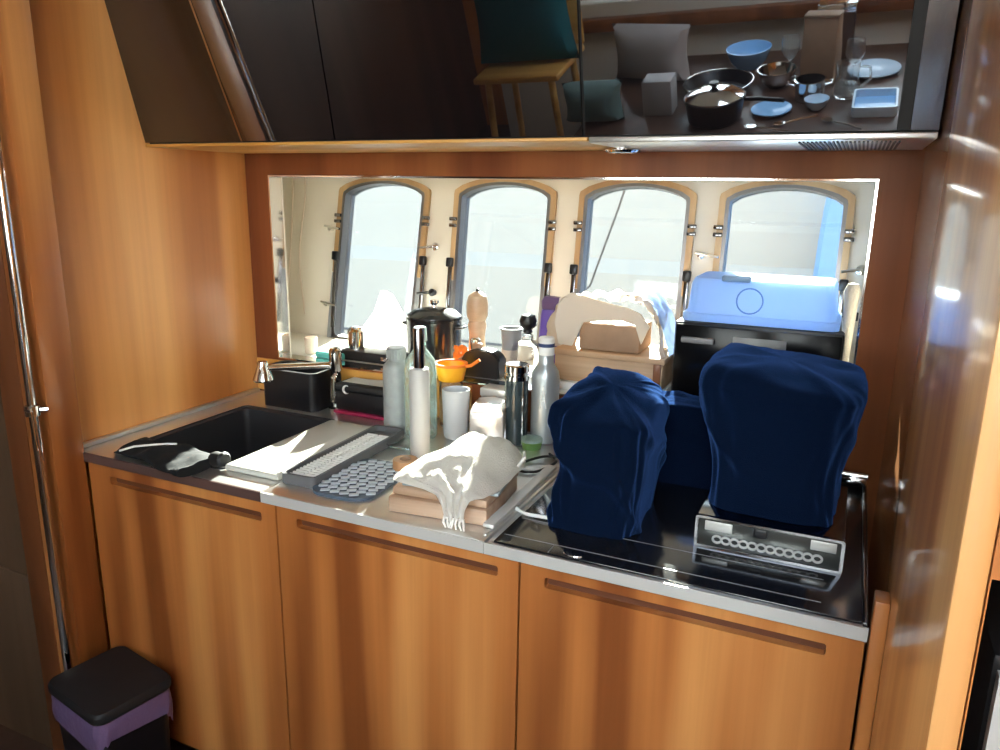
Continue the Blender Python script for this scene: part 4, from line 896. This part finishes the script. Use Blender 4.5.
obj('rim', MB().tube([(0.14*math.cos(2*PI*i/40), 0.14*math.sin(2*PI*i/40), 0.0455) for i in range(40)], 0.0025, 6, closed=True), CHROME, t)
def bowl(name, label, x, y, r, h, m, cat='bowl', tilt=(0, 0)):
    o = obj(name, MB().lathe([(0, 0), (r*0.45, 0), (r*0.8, h*0.4), (r, h), (r*0.96, h), (r*0.76, h*0.42), (r*0.42, 0.006), (0, 0.006)], seg=36), m, loc=(x, y, TP))
    o.rotation_euler = (*tilt, 0); return tag(o, label, cat)
SKYB = mat('china_sky_reflection', (0.30, 0.58, 0.92), 0.08)  # blue is the sky's reflection painted into the china
SKYW = mat('china_pale_sky_reflection', (0.62, 0.80, 0.95), 0.1)  # paler painted sky reflection
bowl('mixing_bowl', 'glossy bowl with painted-on sky blue mirrored above the black pans', -0.52, -1.07, 0.095, 0.085, SKYB)
bowl('colander', 'shiny steel bowl mirrored left of the wine glasses', -0.375, -0.845, 0.076, 0.07, CHROME)
def plate(name, label, x, y, r, m, n_=1):
    b = MB()
    for i in range(n_): b.lathe([(0, 0.004*i), (r*0.6, 0.004*i), (r, 0.014+0.006*i), (r*0.99, 0.017+0.006*i), (r*0.58, 0.003+0.004*i), (0, 0.003+0.004*i)], seg=40)
    return tag(obj(name, b, m, loc=(x, y, TP)), label, 'plate')
plate('dinner_plate', 'plate with pale painted-on sky reflection mirrored near the right end of the glass doors', -0.02, -0.95, 0.10, SKYW)
plate('dinner_plate', 'plate with painted-on sky blue mirrored low beside the saucepan', -0.36, -0.58, 0.075, SKYB)
t = thing('oven_dish', 'square dish with painted-on sky blue mirrored at the lower right of the glass doors', 'dish', (0.0, -0.60, TP))
obj('dish_body', holed(rrect(-0.075, 0.075, -0.09, 0.09, 0.015), [rrect(-0.068, 0.068, -0.083, 0.083, 0.012)], 0.036, False).xf(Matrix.Translation((0, 0, 0.018))), SKYW, t)
obj('dish_base', MB().box(-0.0675, 0.0675, -0.0825, 0.0825, 0.0005, 0.008), SKYB, t)
for x_, y_, lb_ in ((-0.335, -0.93, 'left wine glass of the two mirrored beside the paper bag'), (-0.09, -0.84, 'right wine glass of the two mirrored beside the paper bag')):
    tag(obj('wine_glass', MB().lathe([(0, 0), (0.032, 0), (0.03, 0.003), (0.005, 0.008), (0.004, 0.07), (0.02, 0.085), (0.036, 0.115), (0.033, 0.165), (0.031, 0.165), (0.034, 0.115), (0.018, 0.088), (0, 0.08)], seg=28), CLEAR, loc=(x_, y_, TP)), lb_, 'glass', 'mirrored wine glasses')
t = thing('paper_bag', 'tall brown paper bag mirrored among the dishes', 'bag', (-0.215, -0.88, TP), rz=0.2)
obj('bag_body', loft(MB(), [(rrect(-0.065, 0.065, -0.045, 0.045, 0.006, 2), s_, s2_, 0, 0, z_) for s_, s2_, z_ in ((1, 1, 0), (1.03, 1.05, 0.1), (0.98, 0.9, 0.19), (1.0, 0.6, 0.25))]), BROWN, t)
obj('folded_top', MB().box(-0.066, 0.066, -0.03, 0.03, 0.2505, 0.262, 0.003), TAN, t)
t = thing('stock_pot', 'small steel pot with two loop handles mirrored left of the paper bag', 'pot', (-0.235, -0.70, TP))
obj('pot_body', MB().lathe([(0, 0), (0.05, 0), (0.053, 0.004), (0.055, 0.075), (0.058, 0.077), (0.053, 0.078), (0.05, 0.006), (0, 0.006)], seg=32), CHROME, t)
for s_ in (-1, 1): obj('loop_handle', MB().tube([(s_*0.055, -0.02, 0.06), (s_*0.078, -0.014, 0.064), (s_*0.078, 0.014, 0.064), (s_*0.055, 0.02, 0.06)], 0.004, 8), CHROME, t)
t = thing('glass_jug', 'clear glass jug with a loop handle mirrored right of the paper bag', 'jug', (-0.105, -0.72, TP))
obj('jug_body', MB().lathe([(0, 0), (0.042, 0), (0.048, 0.01), (0.04, 0.09), (0.044, 0.125), (0.041, 0.125), (0.037, 0.09), (0.044, 0.012), (0, 0.008)], seg=32), CLEAR, t)
obj('handle', MB().tube([(0.04, 0, 0.11), (0.075, 0, 0.105), (0.08, 0, 0.06), (0.046, 0, 0.03)], 0.005, 8), CLEAR, t)
bowl('cereal_bowl', 'small white bowl mirrored low in front of the paper bag', -0.20, -0.60, 0.045, 0.04, SKYW)
t = thing('gift_tin', 'dark upright tin mirrored behind the paper bag', 'tin', (-0.18, -1.12, TP))
obj('tin_body', MB().box(-0.07, 0.07, -0.05, 0.05, 0, 0.20, 0.006), W_dark, t)
obj('lid', MB().box(-0.073, 0.073, -0.053, 0.053, 0.2005, 0.235, 0.005), CHROME, t)
for i, (x_, y_, rz_) in enumerate(((-0.40, -0.43, 0.3), (-0.30, -0.46, -0.5), (-0.14, -0.47, 0.6))):
    t = thing('spoon', ['steel spoon mirrored just right of the saucepan', 'steel spoon mirrored between the sky-tinted plates', 'steel spoon mirrored beside the square dish'][i], 'spoon', (x_, y_, TP+0.004), rz=rz_, group='mirrored spoons')
    obj('handle', MB().tube([(0, 0, 0.002), (0.06, 0, 0.006), (0.13, 0, 0.002)], 0.003, 8), CHROME, t)
    obj('spoon_bowl', MB().lathe([(0, -0.004), (0.012, -0.002), (0.017, 0.003), (0.016, 0.003), (0, -0.002)], (-0.016, 0, 0.003), 18, Matrix.Diagonal((1.3, 1, 1))), CHROME, t)
t = thing('cushion', 'large grey-beige cushion mirrored left of the pans', 'cushion', (-0.92, -0.98, TP), rz=0.25)
def pillow(w_, d_, h_):
    b = MB(); N = 16; rows = []
    for sgn in (1, -1):
        g = [[b.bm.verts.new((w_*(2*i/N-1)*(1-0.13*math.sin(PI*j/N)), sgn*0.5*d_*((1-(2*i/N-1)**4)*(1-(2*j/N-1)**4))**0.5, h_*(j/N+0.06*math.sin(2*PI*j/N)*math.sin(PI*i/N)))) for i in range(N+1)] for j in range(N+1)]
        for j in range(N):
            for i in range(N): b.bm.faces.new((g[j][i], g[j][i+1], g[j+1][i+1], g[j+1][i]))
    bmesh.ops.remove_doubles(b.bm, verts=b.bm.verts[:], dist=1e-5); return b
obj('cushion_pad', pillow(0.19, 0.15, 0.24), mat('beige_cloth', (0.42, 0.38, 0.36), 0.9, bump=0.3, bscale=200), t)
obj('piping', MB().tube([(-0.165, 0, 0.012), (-0.160, 0, 0.12), (-0.165, 0, 0.228), (0, 0, 0.215), (0.165, 0, 0.228), (0.160, 0, 0.12), (0.165, 0, 0.012)], 0.004, 6), TAN, t)
tag(obj('storage_box', MB().box(-0.06, 0.06, -0.05, 0.05, 0, 0.14, 0.004), CARD, loc=(-0.80, -0.62, TP)), 'grey carton mirrored left of the saucepan', 'box')
t = thing('bar_stool', 'tall wooden stool with a dark teal jacket, mirrored at the top of the doors', 'stool', (-1.42, -0.78, FL), rz=0.0)
for sx_ in (-1, 1):
    for sy_ in (-1, 1): obj('leg', MB().tube([(sx_*0.19, sy_*0.18, 0.0), (sx_*0.15, sy_*0.14, 0.80)], 0.016, 10), W_gold, t)
obj('seat', MB().box(-0.2, 0.2, -0.19, 0.19, 0.801, 0.83, 0.01), W_gold, t)
obj('backrest', MB().box(-0.2, 0.2, -0.20, -0.18, 0.831, 1.10, 0.008), W_gold, t)
tag(obj('jacket', pillow(0.24, 0.18, 0.50).xf(Matrix.Translation((0, 0, 0.0))), TEALC, loc=(-1.42, -0.78, FL+0.8315), rz=0.0), 'dark teal jacket bundled on the tall wooden stool', 'jacket')
tag(obj('shopping_bag', pillow(0.13, 0.16, 0.16), mat('grey_green_cloth', (0.10, 0.16, 0.15), 0.9), loc=(-1.06, -0.55, TP)), 'slumped grey-green bag mirrored near the centre seam of the glass doors', 'bag')

bpy.context.view_layer.update()
